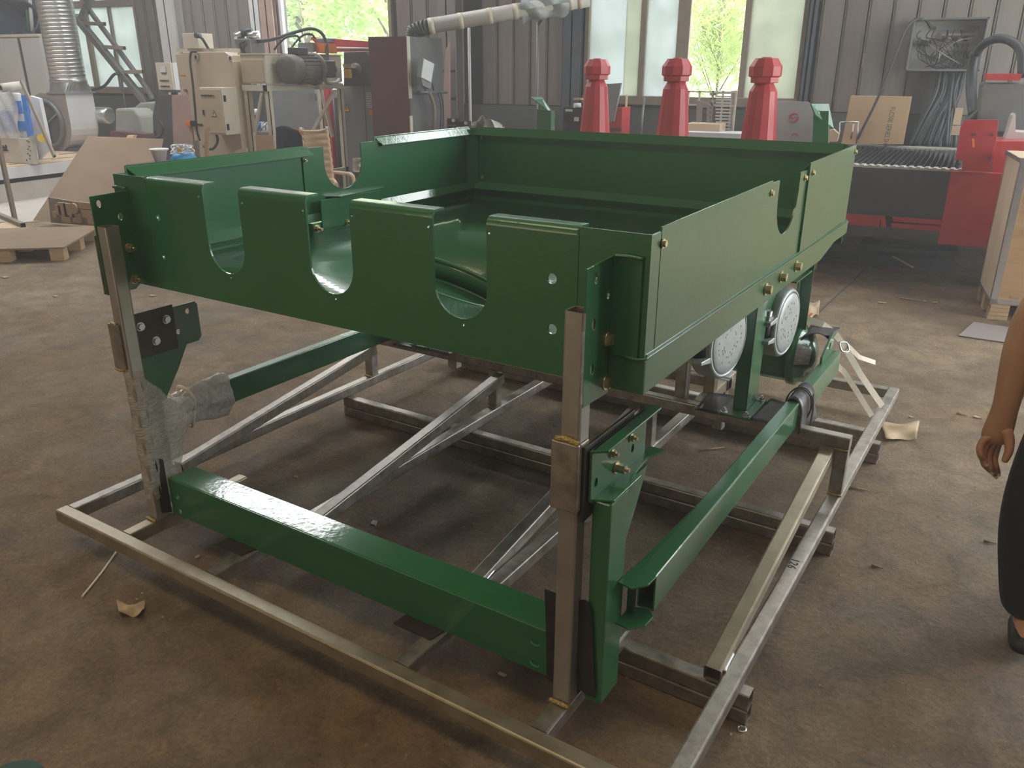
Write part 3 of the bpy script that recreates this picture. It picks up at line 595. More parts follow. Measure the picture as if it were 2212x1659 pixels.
# legs
for x0, lab in ((1.988, 'right hopper leg'), (.40, 'left hopper leg')):
    lg = Hn.part('leg', MB().box((x0, 1.722, .41), (x0+.055, 1.728, .99)).box((x0, 1.865, .41), (x0+.055, 1.871, .99)).box((x0+.049, 1.722, .41), (x0+.055, 1.871, .99)).box((x0, 1.722, .41), (x0+.006, 1.871, .99)), 'green', label=lab, bevel=.002)
    Hn.part('foot_plate', MB().box((x0-.035, 1.652, .400), (x0+.09, 1.890, .409)), 'green', bevel=.001, parent=lg)
    for dx, dy in ((-.018, 1.67), (.072, 1.67), (.072, 1.872)): Hn.part('bolt', MB().bolt((x0+dx, dy, .409), (0, 0, 1), .011, .013, .008), 'galv', parent=lg)
Hn.part('gusset', MB().slab([(2.043, 1.871, .79), (2.043, 1.90, .76), (2.043, 2.33, 1.02), (2.043, 1.871, 1.02)], (-.006, 0, 0)), 'green', bevel=.001)
Hn.part('gusset', MB().slab([(1.99, 1.70, .85), (2.12, 1.70, 1.0), (1.86, 1.70, 1.0)], (0, .006, 0)), 'green')
Hn.part('rear_leg', MB().box((2.05, 2.33, .60), (2.10, 2.336, 1.03)).box((2.05, 2.28, .60), (2.056, 2.336, 1.03)), 'green', bevel=.001)
Hn.part('shelf', MB().box((1.98, 2.05, .873), (2.10, 2.30, .879)), 'green', bevel=.001)
PC = V((2.07, 2.36, .47))
pp = Hn.part('header_pipe', MB().cyl((.55, 2.36, .47), PC, .128, n=40), 'green')
Hn.part('end_collar', MB().lathe([(.128, -.02), (.140, -.016), (.141, .016), (.128, .02), (.112, .055), (.06, .082), (.002, .09)], PC, (1, 0, 0), 36), 'green', parent=pp)
Hn.part('sticker', MB().sheet(lambda u, v: PC+V((.022+.058*v, -.141*math.sin(.9+.7*u)*(1-.28*v), .141*math.cos(.9+.7*u)*(1-.28*v))), 6, 2), 'film', parent=pp, label='translucent film patch', solid=.001)
for i, (c, yaw_) in enumerate((((2.085, 2.045, .704), -5), ((2.005, 1.53, .752), -9))):
    a = math.radians(yaw_); d = V((math.cos(a), math.sin(a), 0)); x, y, _ = axes(d); c = V(c)
    Hn.part('branch_pipe', MB().cyl(c-d*.5, c-d*.04, .115, n=32), 'green')
    cp = Hn.part('pipe_coupling', MB().lathe([(.116, -.088), (.140, -.086), (.148, -.076), (.146, -.010), (.138, .0), (.130, .002), (.130, -.004), (.10, -.004)], c, d, 40), 'castgrey', label='round grey cast pipe coupling')
    Hn.part('end_cap', MB().lathe([(.127, -.03), (.127, .0), (.120, .004), (.09, .005), (.001, .005)], c, d, 40), 'castgrey', parent=cp)
    em = MB(); rnd = random.Random(i)
    for k in range(34):
        t = rnd.uniform(0, 2*PI); q = rnd.choice([.045, .06, .085]); p = c+d*.0052+x*q*math.cos(t)+y*q*math.sin(t); em.cyl(p, p+d*.0012, .0045, .004, 5)
    Hn.part('cast_lettering', em, 'castgrey', parent=cp)
    side = V((0, 0, 1)).cross(d).normalized()*-1 if True else x
    lug = MB(); q = c+side*.158
    lug.hexa([q+side*-.03+V((0, 0, -.055))-d*.085, q+side*-.03+V((0, 0, -.055))+d*0, q+side*.042+V((0, 0, -.045))+d*0, q+side*.042+V((0, 0, -.045))-d*.085,
              q+side*-.03+V((0, 0, -.030))-d*.085, q+side*-.03+V((0, 0, -.030)), q+side*.042+V((0, 0, -.032)), q+side*.042+V((0, 0, -.032))-d*.085])
    gp_ = q-d*.045; Hn.part('lug_gap_shade', MB().cyl(gp_-side*.012+V((0, 0, -.04)), gp_-side*.012+V((0, 0, .04)), .030, n=10), 'black', parent=cp)  # solid black drum painted as the shade in the gap between lugs
    Hn.part('lug', lug, 'castgrey', parent=cp, bevel=.003); lug = MB()
    lug.hexa([q+side*-.03+V((0, 0, .030))-d*.085, q+side*-.03+V((0, 0, .030))+d*0, q+side*.042+V((0, 0, .032))+d*0, q+side*.042+V((0, 0, .032))-d*.085,
              q+side*-.03+V((0, 0, .055))-d*.085, q+side*-.03+V((0, 0, .055)), q+side*.042+V((0, 0, .045)), q+side*.042+V((0, 0, .045))-d*.085])

    Hn.part('lug', lug, 'castgrey', parent=cp, bevel=.003)
    bb = MB().cyl(q-d*.042+side*-.006+V((0, 0, -.05)), q-d*.03+V((0, 0, .085)), .016, n=14).cyl(q-d*.03+V((0, 0, .045)), q-d*.03+V((0, 0, .062)), .022, n=6, smooth=False).cyl(q-d*.03+V((0, 0, .045)), q-d*.03+V((0, 0, .049)), .028, n=16)
    Hn.part('bolt', bb, 'galv', parent=cp)
# ---------------------------------------------------------------- packing bits on the machine
def skid1(name, mb, m, label, cat, base, **k): return single(name, mb, m, label, cat, base, True, **k)
skid1('rubber_sheet', MB().slab([SKY(u, v, .190) for u, v in ((1250, 1297), (1262, 1298), (1270, 1304), (1277, 1322), (1285, 1508), (1264, 1500), (1247, 1482))], (0, .005, 0)), 'rubber', 'black rubber sheet wedged between right post and green leg', 'rubber sheet', (2.11, .2, .14))
skid1('rubber_sheet', MB().slab([SKY(u, v, .212) for u, v in ((1176, 1274), (1200, 1283), (1196, 1477), (1181, 1466), (1179, 1350))], (0, .005, 0)), 'rubber', 'narrow black rubber strip behind the left edge of right post', 'rubber sheet', (2.04, .21, .165))
skid1('rubber_sheet', MB().slab([(.392, .18, .175), (.396, .215, .165), (.396, .215, .38), (.392, .18, .40)], (.005, 0, 0)), 'rubber', 'thin black rubber strip beside the foot of left post', 'rubber sheet', (.394, .2, .17))
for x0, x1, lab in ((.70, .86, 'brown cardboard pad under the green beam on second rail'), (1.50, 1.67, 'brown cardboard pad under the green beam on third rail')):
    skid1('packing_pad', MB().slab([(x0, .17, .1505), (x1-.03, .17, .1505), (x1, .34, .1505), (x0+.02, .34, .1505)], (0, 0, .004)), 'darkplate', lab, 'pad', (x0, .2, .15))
def mat_sheet(cx, cy, w_, d_, z, seed, rot=0):
    rnd = random.Random(seed); c_, s_ = math.cos(rot), math.sin(rot)
    def fn(u, v):
        a, b = (u-.5)*w_, (v-.5)*d_; return V((cx+a*c_-b*s_, cy+a*s_+b*c_, z+.0025*math.sin(5*u+seed)*math.sin(4*v+1)-.02*max(0, abs(u-.5)-.40)))
    return MB().sheet(fn, 10, 8)
skid1('rubber_mat', mat_sheet(1.93, 1.77, .17, .22, .3975, 2, .1), 'rubber_sheen', 'grey rubber mat under the left side of right leg foot', 'rubber mat', (1.93, 1.77, .397), solid=.003)
skid1('rubber_mat', mat_sheet(2.14, 1.80, .14, .26, .3985, 5, -.1), 'rubber_sheen', 'grey rubber mat under the right side of right leg foot', 'rubber mat', (2.14, 1.8, .397), solid=.003)
skid1('rubber_mat', mat_sheet(.43, 1.76, .34, .24, .3965, 4, .05), 'rubber_sheen', 'grey rubber mat under the left leg foot', 'rubber mat', (.43, 1.76, .396), solid=.003)
# rubber sleeve tied on the rail
def slv(u, v):
    a = -2.2+u*4.4; k = .045+.012*math.sin(v*3)
    x = 2.224+(.031+.004*v)*math.sin(a)*1.15; z = .447+.062*math.cos(a)*1.05
    if abs(a) > 1.57: z = .447-.05*(abs(a)-1.57)*2.4; x = 2.224+math.copysign(.036+.006*(abs(a)-1.57)*6*v, a)
    return V((x, 1.70+.20*v, z))
skid1('rubber_sleeve', MB().sheet(slv, 26, 6), 'rubber_sheen', 'black rubber sleeve wrapped round the right green side rail', 'sleeve', (2.224, 1.8, .39), solid=.004)
for k, (y, dz) in enumerate(((1.80, .0), (1.815, .004))):
    lp = [(2.224+.046*math.sin(t)*1.05, y+.01*math.sin(2*t), .447+.074*math.cos(t)) for t in [i*2*PI/14 for i in range(15)]]
    skid1('tie_wire', MB().path(lp, .0025, 6, 3), 'hose', 'twisted dark wire loop tied round the rubber sleeve' if k == 0 else 'second dark wire loop tied beside the first on the sleeve', 'wire', (2.224, y, .37))
for k, (dy, L_) in enumerate(((0, .17), (.012, .20), (.022, .15))):
    skid1('tie_wire', MB().path([(2.272, 1.80+dy, .50), (2.279, 1.803+dy, .44), (2.280, 1.79+dy, .38), (2.284, 1.80+dy, .49-L_)], .002, 6, 3), 'hose', ('middle length', 'longest', 'shortest')[k]+' loose dark wire end hanging from the rubber sleeve', 'wire', (2.28, 1.8, .33), group='loose wire ends on the sleeve')
skid1('wood_packer', MB().box((2.20, 1.70, .3945), (2.25, 1.755, .4)), 'wood', 'small wood packer under the right side rail', 'packer', (2.22, 1.73, .394))
# rubber flap on the pipe and straps
skid1('rubber_flap', MB().sheet(lambda u, v: V((2.10+.11*u, 2.42-.16*v+.10*u, .60-.03*v+.04*math.sin(3*u)*v-.02*u)), 8, 5), 'rubber', 'black rubber flap sticking out over the pipe end', 'rubber sheet', (2.12, 2.4, .58), solid=.004)
def strap(pts, w_, label, name='strap', side=V((0, 0, 1))):
    mb = MB(); P = [V(p) for p in pts]; Q = []
    for i in range(len(P)-1):
        for k in range(4): Q.append(P[i].lerp(P[i+1], k/4))
    Q.append(P[-1]); vs = []
    for i, q in enumerate(Q):
        t = (Q[min(i+1, len(Q)-1)]-Q[max(i-1, 0)]).normalized(); s_ = t.cross(V((.3, -.8, .5))).normalized(); vs += [q-s_*w_/2, q+s_*w_/2]
    mb.add(vs, [(2*i, 2*i+1, 2*i+3, 2*i+2) for i in range(len(Q)-1)])
    return skid1(name, mb, 'strap', label, 'strap', pts[len(pts)//2], solid=.0015)
strap([(2.02, 2.46, .585), (2.08, 2.42, .625), (2.15, 2.44, .605), (2.20, 2.48, .56), (2.245, 2.52, .49), (2.32, 2.60, .345), (2.42, 2.74, .158)], .03, 'cream woven strap with buckle from the pipe to right rail end')
strap([(2.19, 2.44, .46), (2.26, 2.50, .38), (2.34, 2.54, .26), (2.40, 2.585, .158)], .026, 'cream woven strap running below the buckled one to the rail')
strap([(2.25, 2.53, .50), (2.30, 2.60, .43), (2.36, 2.70, .385)], .022, 'loose pointed cream strap tail beyond the buckle')
bk_ = Thing('strap_buckle', 'bent wire buckle on the cream strap', 'buckle', (2.24, 2.52, .49), True)
q0, q1, q2, q3 = V((2.222, 2.485, .52)), V((2.24, 2.478, .485)), V((2.262, 2.52, .475)), V((2.246, 2.528, .512))
bk_.part('wire_loop', MB().path([q0, q1, q2, q3, q0], .004, 6, 5), 'galv')
# stretch film round the left post and rail end
fl_ = Thing('stretch_film', 'clear stretch film wound round left post and green bracket foot', 'plastic film', (.35, .25, .3), True)
def fn(u, v):
    a = 2*PI*u; z = .235+.50*v; x = .366+(.031+.008*math.sin(PI*v))*math.cos(a); y = .184+.031*math.sin(a)
    k = max(0, math.sin(a))**.8*(1 if math.cos(a) > -.5 else .3)
    reach = (.10+.30*max(0, v-.12)) if v < .45 else .20*max(0, 1-(v-.45)/.5)
    y += reach*k; x -= .05*k*min(1, reach/.15)*(1 if v > .2 else v*5); z += -.05*k*(v > .6)*(v-.6)
    return V((x, y+.004*math.sin(31*v+9*u), z))
fl_.part('film', MB().sheet(fn, 36, 24), 'film')
rp_ = Thing('wrapped_rail_end', 'cardboard wrapped rail end bound in film and cord', 'wrapping', (.2, .5, .4), True)
rnd = random.Random(5)
def fn2(u, v):
    a = 2*PI*u; k = 1+.10*math.sin(5*a+9*v)+.06*math.sin(11*a-14*v)+.14*math.sin(7*v+1)
    return V((.200+.05*k*math.cos(a)+.05*(1-v)**2, .25+.41*v, .447+.078*k*math.sin(a)))
rp_.part('film', MB().sheet(fn2, 40, 22), 'foil')
rp_.part('cardboard', MB().sheet(lambda u, v: V((.194+.043*math.cos(2*PI*u)*(1+.05*math.sin(9*u)), .35+.16*v, .447+.070*math.sin(2*PI*u)*(1+.06*math.cos(7*u+5*v)))), 24, 4), 'cardpale')
for y in (.40, .475): rp_.part('cord', MB().path([(.194+.058*math.cos(t), y+.008*math.sin(3*t), .447+.088*math.sin(t)) for t in [i*2*PI/16 for i in range(17)]], .006, 8, 2), 'strap')
# ---------------------------------------------------------------- background machines (world coordinates)
def bx(uL, uR, vT, vB, b, d, z0=None, vm=None):
    vm = (vT+vB)/2 if vm is None else vm
    um = (uL+uR)/2; x0, x1 = RP(uL, vm, b).x, RP(uR, vm, b).x
    z1 = RP(um, vT, b).z; z0 = RP(um, vB, b).z if z0 is None else z0
    return (x0, b, z0), (x1, b+d, z1)
def pbox(*a, **k): lo, hi = bx(*a, **k); return MB().box(lo, hi)
def pslabf(pts, b, d):                 # the same, its two lowest corners carried down to the floor
    P = [RP(u, v, b) for u, v in pts]; lo = sorted(range(len(P)), key=lambda i: P[i].z)[:2]
    for i in lo: P[i].z = 0
    return MB().slab(P, (0, d, 0))
def pslab(pts, b, d): return MB().slab([RP(u, v, b) for u, v in pts], (0, d, 0))
def base_of(lo, hi): return ((lo[0]+hi[0])/2, (lo[1]+hi[1])/2, lo[2])
# --- cyclone stand with three red cyclones
CY = [(1285, 7.16), (1455, 6.49), (1643, 5.93)]
cp_ = [CAM+ray(u, 128)*z for u, z in CY]; cp_ = [V((p.x+.06, p.y-.1, 0)) for p in cp_]
st = Thing('cyclone_stand', 'green steel stand behind the hopper with two tall slanted bracket posts', 'stand', (cp_[1].x, cp_[1].y, 0))
a0, a1 = cp_[0]+(cp_[0]-cp_[2])*.35, cp_[2]+(cp_[2]-cp_[0])*.16; dr = (a1-a0).normalized(); nr = V((-dr.y, dr.x, 0))
st.part('deck', MB().slab([a0-nr*.2+V((0, 0, .70)), a1-nr*.2+V((0, 0, .70)), a1+nr*.2+V((0, 0, .70)), a0+nr*.2+V((0, 0, .70))], (0, 0, .05)), 'green')
for p in (a0-nr*.17, a0+nr*.17, a1+nr*.17-dr*.25, a1-nr*.17-dr*.25): st.part('leg', MB().tube((p.x, p.y, 0), (p.x, p.y, .70), up=(0, 1, 0)), 'green')
def bracket_post(pts_post, pts_plate, b, nm, slots):
    o = st.part('bracket_post', pslab(pts_post, b, .09), 'green', label=nm)
    st.part('slant_plate', MB().slab([RP(u, v, b+k) for u, v, k in pts_plate], (.006, .0, .006)), 'green', parent=o)
bracket_post([(1160, 236), (1190, 240), (1190, 470), (1160, 470)], [(1145, 211, -.03), (1170, 211, .12), (1201, 255, .12), (1183, 240, -.03)], cp_[0].y+.1, 'left bracket post', 0)
bracket_post([(1757, 240), (1790, 240), (1785, 470), (1752, 470)], [(1750, 226, -.03), (1788, 226, .05), (1799, 279, .05), (1760, 250, -.03)], cp_[2].y, 'right bracket post', 0)
for i, (c, lab) in enumerate(zip(cp_, ('red polyurethane cyclone standing leftmost behind the hopper', 'red polyurethane cyclone standing in the middle behind the hopper', 'red polyurethane cyclone standing rightmost behind the hopper'))):
    t = Thing('cyclone', lab, 'cyclone', (c.x, c.y, .75), group='red cyclones behind the hopper')
    zt = 1.765; r = .116
    def cz(r_, z): return (r_, z-.75)
    t.part('body', MB().lathe([cz(.19, .75), cz(.18, .80), cz(.147, 1.0), cz(.098, 1.535), cz(.070, 1.585)], (c.x, c.y, .75), n=14, smooth=False), 'redpoly')
    t.part('neck', MB().lathe([cz(.066, 1.58)]+[cz(.072 if k % 2 else .064, 1.585+.006*k) for k in range(9)]+[cz(.066, 1.645)], (c.x, c.y, .75), n=20), 'redpoly')
    t.part('nut', MB().lathe([cz(.103, 1.592), cz(.103, 1.635)], (c.x, c.y, .75), n=8, smooth=False, ph=.2), 'redpoly', bevel=.004)
    t.part('cap', MB().lathe([cz(.098, 1.628), cz(r, 1.638), cz(r, 1.702), cz(.082, 1.752), cz(.080, 1.757), cz(.035, 1.758), cz(.035, 1.764), cz(.001, 1.765)], (c.x, c.y, .75), n=10, smooth=False, ph=.3), 'redpoly', bevel=.003)
# --- red and black cutting table
ct = Thing('cutting_table', 'long black and red plate cutting table with slatted bed', 'machine', (2.4, 6.8, 0))
def cbox(lo, hi): return MB().box(lo, hi)
xa, xb_ = .2, 2.955
ct.part('front_cover', cbox((xa, 5.8, .55), (xb_, 5.86, .93)), 'charcoal', label='dark upper front cover')
ct.part('red_stripe', cbox((xa, 5.797, .46), (2.50, 5.86, .55)), 'red')
ct.part('red_stripe', MB().slab([(2.515, 5.795, .46), (2.555, 5.795, .46), (2.53, 5.795, .55), (2.49+.01, 5.795, .55)], (0, .06, 0)), 'red')
for z0, z1 in ((.460, .498), (.512, .55)): ct.part('red_stripe', MB().slab([(2.60, 5.797, z0), (xb_, 5.797, z0), (xb_, 5.797, z1), (2.585, 5.797, z1)], (0, .06, 0)), 'red')
ct.part('lower_cover', cbox((xa, 5.80, .37), (xb_, 5.86, .46)), 'dkgrey')
ct.part('core', cbox((xa, 5.86, .37), (4.6, 7.95, .80)), 'black')
ct.part('end_cabinet', cbox((xb_, 5.785, .36), (4.6, 5.86, .935)), 'red', label='red end panel', bevel=.003)
ct.part('bed_edge', cbox((xa, 5.82, .93), (3.02, 5.90, .945)), 'whitegrey', label='pale ribbed bed edge')
ct.part('bed_edge', cbox((xa, 7.9, .90), (3.1, 7.98, .94)), 'whitegrey', label='rear bed edge')
for i in range(62):
    x = .26+i*.045; o = ct.part('bed_slat', MB().slab([(x, 5.9, .82), (x+.11, 7.9, .82), (x+.11, 7.9, .925), (x, 5.9, .925)], (.004, 0, 0)), 'dkgrey')
for i in range(46): ct.part('edge_tooth', MB().slab([(.3+i*.06, 5.815, .945), (.33+i*.06, 5.815, .945), (.345+i*.06, 5.9, .945), (.315+i*.06, 5.9, .945)], (0, 0, .008)), 'whitegrey')
for x in (.35, 3.35, 4.4):
    for y in (6.0, 7.8): ct.part('leg', cbox((x, y, 0), (x+.12, y+.12, .37)), 'dkgrey')
ct.part('end_plate', MB().slab([RP(u, v, 5.6) for u, v in ((2063, 346), (2075, 275), (2084, 259), (2157, 259), (2153, 300), (2141, 348))], (0, .02, 0)), 'red', label='upright red end plate', bevel=.002)
ct.part('end_plate', MB().slab([RP(u, v, 5.72) for u, v in ((2080, 345), (2140, 345), (2135, 372), (2078, 368))], (0, .10, 0)), 'red')
for u, v in ((2143, 291), (2136, 341), (2104, 291)): ct.part('screw', MB().cyl(RP(u, v, 5.6), RP(u, v, 5.59), .011, n=8), 'dkgrey')
ct.part('scratch_mark', MB().slab([RP(u, v, 5.598) for u, v in ((2099, 298), (2105, 300), (2106, 318), (2100, 318))], (0, .002, 0)), 'orange', label='orange paint mark')
ct.part('red_housing', MB().slab([RP(u, v, 5.95) for u, v in ((2140, 420), (2146, 305), (2290, 305), (2290, 420))], (0, .5, 0)), 'red', label='red housing at the right end', bevel=.004)
ct.part('white_cover', MB().slab([RP(u, v, 6.2) for u, v in ((2172, 300), (2188, 250), (2194, 246), (2194, 285), (2290, 290), (2290, 306), (2170, 304))], (0, .3, 0)), 'whitegrey')
gn = Thing('gantry_head', 'dark machine head with red top bar beyond the cutting table', 'machine', (3.35, 6.9, .8))
gn.part('head_box', MB().slab([RP(u, v, 6.6) for u, v in ((2112, 262), (2122, 180), (2300, 180), (2300, 285), (2110, 285))], (0, .5, 0)), 'bluegrey', bevel=.01)
gn.part('top_bar', MB().slab([RP(u, v, 6.55) for u, v in ((2130, 173), (2130, 159), (2208, 160), (2204, 174))], (0, .5, 0)), 'red')
gn.part('lower_body', MB().slab([RP(u, v, 6.75) for u, v in ((2085, 262), (2118, 232), (2300, 240), (2300, 330), (2085, 330))], (0, .5, 0)), 'dkgrey', bevel=.02)
gn.part('hose', MB().path([RP(2108, 118, 7.4), RP(2122, 98, 7.3), RP(2150, 84, 7.2), RP(2182, 88, 7.1), RP(2206, 112, 7.0), RP(2208, 165, 6.9)], .038, 10), 'hose', label='thick arched black hose')
gn.part('hose', MB().path([RP(2108, 112, 7.4), RP(2100, 150, 7.4), RP(2098, 200, 7.3), RP(2104, 250, 7.0)], .045, 10), 'hose')
# wood prop, scrap under the table
single('wood_prop', pbox(1749, 1764, 548, 581, 6.02, .09, z0=0), 'wood', 'short wooden prop under the left end of cutting table', 'wood block', (2.0, 6.05, 0))
sp_ = Thing('scrap_pallet', 'dark pallet pushed under the cutting table', 'pallet', (2.75, 6.9, 0))
for z, zz in ((.0, .10), (.16, .18)): sp_.part('board', cbox((2.35, 6.5, z), (3.15, 6.9 if z else 6.6, zz)), 'dkgrey')
sp_.part('board', cbox((2.45, 6.6, .18), (3.1, 7.2, .26)), 'charcoal'); sp_.part('block', cbox((2.4, 6.52, .1), (2.5, 6.62, .16)), 'dkgrey'); sp_.part('block', cbox((3.0, 6.52, .1), (3.1, 6.62, .16)), 'dkgrey')
single('stick', MB().path([RZ(1927, 553, .10), RZ(1973, 578, .01)], .009, 6), 'wood', 'thin wooden stick lying out from under the cutting table', 'stick', RZ(1960, 570))
# --- plywood crate at the right
def crate():
    t = Thing('wooden_crate', 'tall plywood crate with metal edges on a pallet at the right', 'crate', (3.85, 5.3, 0))
    R_ = Matrix.Rotation(math.radians(4), 3, 'Z'); o = V((3.335, 4.96, 0))
    def q(x, y, z): return o+R_ @ V((x, y, z))
    def hb(x0, y0, z0, x1, y1, z1): return MB().hexa([q(x0, y0, z0), q(x1, y0, z0), q(x1, y1, z0), q(x0, y1, z0), q(x0, y0, z1), q(x1, y0, z1), q(x1, y1, z1), q(x0, y1, z1)])
    t.part('side_panel', hb(0, .012, .125, .012, .60, 1.105), 'lit_wood', label='left side panel painted pale as window lit'); t.part('front_panel', hb(0, 0, .125, 1.0, .012, 1.105), 'shaded_wood', label='front panel painted reddish brown as shaded')
    t.part('side_panel', hb(.988, .012, .125, 1.0, .60, 1.105), 'lit_wood'); t.part('back_panel', hb(0, .60, .125, 1.0, .612, 1.105), 'lit_wood'); t.part('lid', hb(-.01, -.01, 1.105, 1.01, .622, 1.125), 'lit_wood')
    e = .003
    for x, y in ((0, 0), (0, .612)):
        t.part('edge_strip', hb(x-e, min(y, y+.0)-e if y == 0 else y-.03, .12, x+.002, y+.03 if y == 0 else y+e, 1.108), 'galv')
    t.part('edge_strip', hb(-e, -e, .12, .045, .0, 1.108), 'galv'); t.part('edge_strip', hb(-e, -e, .118, 1.0, .0, .15), 'galv'); t.part('edge_strip', hb(-e, 0, .118, 0, .612, .14), 'galv')
    t.part('edge_strip', hb(-.014, -.014, 1.10, .0-.01, .62, 1.128), 'bluegrey'); t.part('edge_strip', hb(-.012, -.014, 1.10, 1.01, -.01, 1.130), 'galv')
    for x0, x1 in ((0, .13), (.44, .56), (.87, 1.0)):
        for y0 in (0, .25, .50):
            for k in range(4 if (x0 == 0 and y0 == 0) else 1):
                h = .112/(4 if (x0 == 0 and y0 == 0) else 1); t.part('block', hb(x0+.004*k, y0, k*h, x1, y0+.10, (k+1)*h-.002), 'wood')
    t.part('deck_board', hb(0, 0, .112, 1.0, .60, .125), 'wood')
    t.part('staple', hb(.12, -.002, .165, .17, 0, .18), 'galv')
crate()
# --- wall side things on the right
ep = Thing('switch_panel', 'open grey electrical cabinet full of wires hung on the wall', 'electrical cabinet', (2.8, 8.4, 1.66))
lo, hi = (2.44, 8.26, 1.66), (3.12, 8.56, 2.16)
ep.part('back_plate', cbox((lo[0], 8.54, lo[2]), (hi[0], 8.56, hi[2])), 'whitegrey')
ep.part('housing', cbox((lo[0], lo[1], lo[2]), (lo[0]+.02, 8.54, hi[2])).box((hi[0]-.02, lo[1], lo[2]), (hi[0], 8.54, hi[2])).box((lo[0], lo[1], lo[2]), (hi[0], 8.54, lo[2]+.02)).box((lo[0], lo[1], hi[2]-.02), (hi[0], 8.54, hi[2])), 'bluegrey', bevel=.003)
for z in (2.0, 1.93, 1.86): ep.part('terminal_rail', cbox((2.72, 8.48, z), (3.06, 8.54, z+.022)), 'whitegrey')
ep.part('duct_strip', cbox((2.66, 8.47, 2.05), (3.05, 8.54, 2.09)), 'grey'); ep.part('duct_strip', cbox((2.66, 8.47, 1.78), (3.0, 8.54, 1.82)), 'grey')
for i in range(5): ep.part('breaker', cbox((2.53+.022*i, 8.46, 1.90), (2.548+.022*i, 8.54, 1.96)), 'dkgrey')
for i in range(6): ep.part('relay', cbox((2.73+.05*i, 8.45, 1.945), (2.765+.05*i, 8.54, 1.985)), 'cream' if i % 2 else 'dkgrey')
rnd = random.Random(9)
for i in range(26):
    x = rnd.uniform(2.5, 3.04); z = rnd.choice([2.05, 1.99, 1.92, 1.85]); x2 = rnd.uniform(2.62, 3.0)
    ep.part('wire', MB().path([(x, 8.45, z), (x+rnd.uniform(-.03, .03), 8.40, z-.07), ((x+x2)/2, 8.38, z-.15+rnd.uniform(-.04, .04)), (x2, 8.40, 1.70)], .0045, 5, 3), 'hose' if i % 9 else 'whitegrey')
cbm = Thing('cable_bundle', 'thick bundle of dark cables hanging from the electrical cabinet', 'cables', (2.9, 8.3, .95))
for i in range(13):
    x = rnd.uniform(2.72, 3.02); w2_ = rnd.uniform(-.18, .12)
    cbm.part('cable', MB().path([(x, 8.38, 1.68), (x+rnd.uniform(-.05, .05), 8.30, 1.45), (x+w2_*.5, 8.25, 1.2), (x+w2_, 8.22, .93)], rnd.uniform(.012, .028), 6, 4), 'hose')
single('black_cable', MB().path([RP(2010, 60, 8.35), RP(1998, 42, 8.3), RP(1975, 45, 8.2), RP(1955, 70, 8.1), RP(1925, 145, 7.9), RP(1890, 225, 7.8), RP(1852, 300, 7.75)], .013, 8, 6), 'hose', 'long black cable slanting from the electrical cabinet over the carton', 'cable', RP(1900, 230, 7.8))
single('control_pole', pbox(1990, 2062, 158, 330, 8.45, .1, z0=0), 'bluegrey', 'dusty grey board under the electrical cabinet', 'board', (2.65, 8.4, 0))
single('tag_card', pbox(2061, 2078, 233, 270, 7.9, .02), 'cardpale', 'small upper tan card hanging by the cables', 'card', RP(2070, 270, 7.9)); single('tag_card', pbox(2055, 2074, 272, 292, 7.85, .02), 'cardpale', 'small lower tan card beside the red end plate', 'card', RP(2065, 292, 7.9))
# carton with lettering
cb = Thing('carton', 'large flat cardboard carton with vertical lettering leaning at the wall', 'carton', (2.25, 7.95, .9))
pa, pb, pc_, pd = RP(1817, 312, 7.75), RP(1951, 312, 7.75), RP(1970, 209, 7.9), RP(1838, 207, 7.9)
cb.part('front_face', MB().slab([pa, pb, pc_, pd], (0, .10, 0)), 'card', bevel=.003)
ux = (pb-pa).normalized(); uz = (pd-pa).normalized(); nn = ux.cross(uz)
nn = nn if nn.y < 0 else -nn
tq = RP(1924, 232, 7.79)
cb.part('lettering', text_mb('FLC500 SERIES SHAKER', .062, lambda a, b, c: tq+nn*(.012+c)-uz*a*.78+ux*b*1.1), 'hose', label='dark vertical printed lettering')
tq2 = RP(1862, 284, 7.77); cb.part('lettering', text_mb('500', .04, lambda a, b, c: tq2+nn*(.012+c)-uz*a*.95+ux*b), 'frame', label='faint smaller lettering')
# dusty board with red swirl
eb = Thing('emblem_board', 'dusty grey board with a red swirl emblem leaning right of the window', 'board', RP(1710, 300, 7.9))
eb.part('board', MB().slab([RP(u, v, 7.9) for u, v in ((1662, 310), (1672, 224), (1680, 217), (1745, 220), (1758, 232), (1753, 310))], (0, .03, 0)), 'paledust')
em = MB(); cc = RP(1715, 255, 7.895)
def arc(cx, cz, r, a0, a1, w_, n=10):
    for k in range(n):
        t0, t1 = math.radians(a0+(a1-a0)*k/n), math.radians(a0+(a1-a0)*(k+1)/n)
        em.slab([(cx+(r-w_)*math.cos(t0), cc.y-.003, cz+(r-w_)*math.sin(t0)), (cx+(r+w_)*math.cos(t0), cc.y-.003, cz+(r+w_)*math.sin(t0)), (cx+(r+w_)*math.cos(t1), cc.y-.003, cz+(r+w_)*math.sin(t1)), (cx+(r-w_)*math.cos(t1), cc.y-.003, cz+(r-w_)*math.sin(t1))], (0, .002, 0))
arc(cc.x, cc.z, .045, 40, 200, .007); arc(cc.x, cc.z, .045, 220, 380, .007); arc(cc.x-.012, cc.z+.012, .020, 60, 300, .006); arc(cc.x+.012, cc.z-.012, .020, -120, 120, .006)
eb.part('emblem', em, 'redink'); em = MB(); cc = RP(1716, 297, 7.895); arc(cc.x, cc.z, .035, 20, 160, .006); eb.part('emblem', em, 'redink')
rt = Thing('grid_rack', 'pale perforated metal rack standing under the wide window', 'rack', RP(1530, 290, 7.6))
for u in (1482, 1506, 1535, 1556, 1584): rt.part('upright', pbox(u, u+3.5, 196, 292, 7.6, .02), 'cream')
for v in (197, 226): rt.part('crossbar', pbox(1480, 1586, v, v+3, 7.6, .02), 'cream')
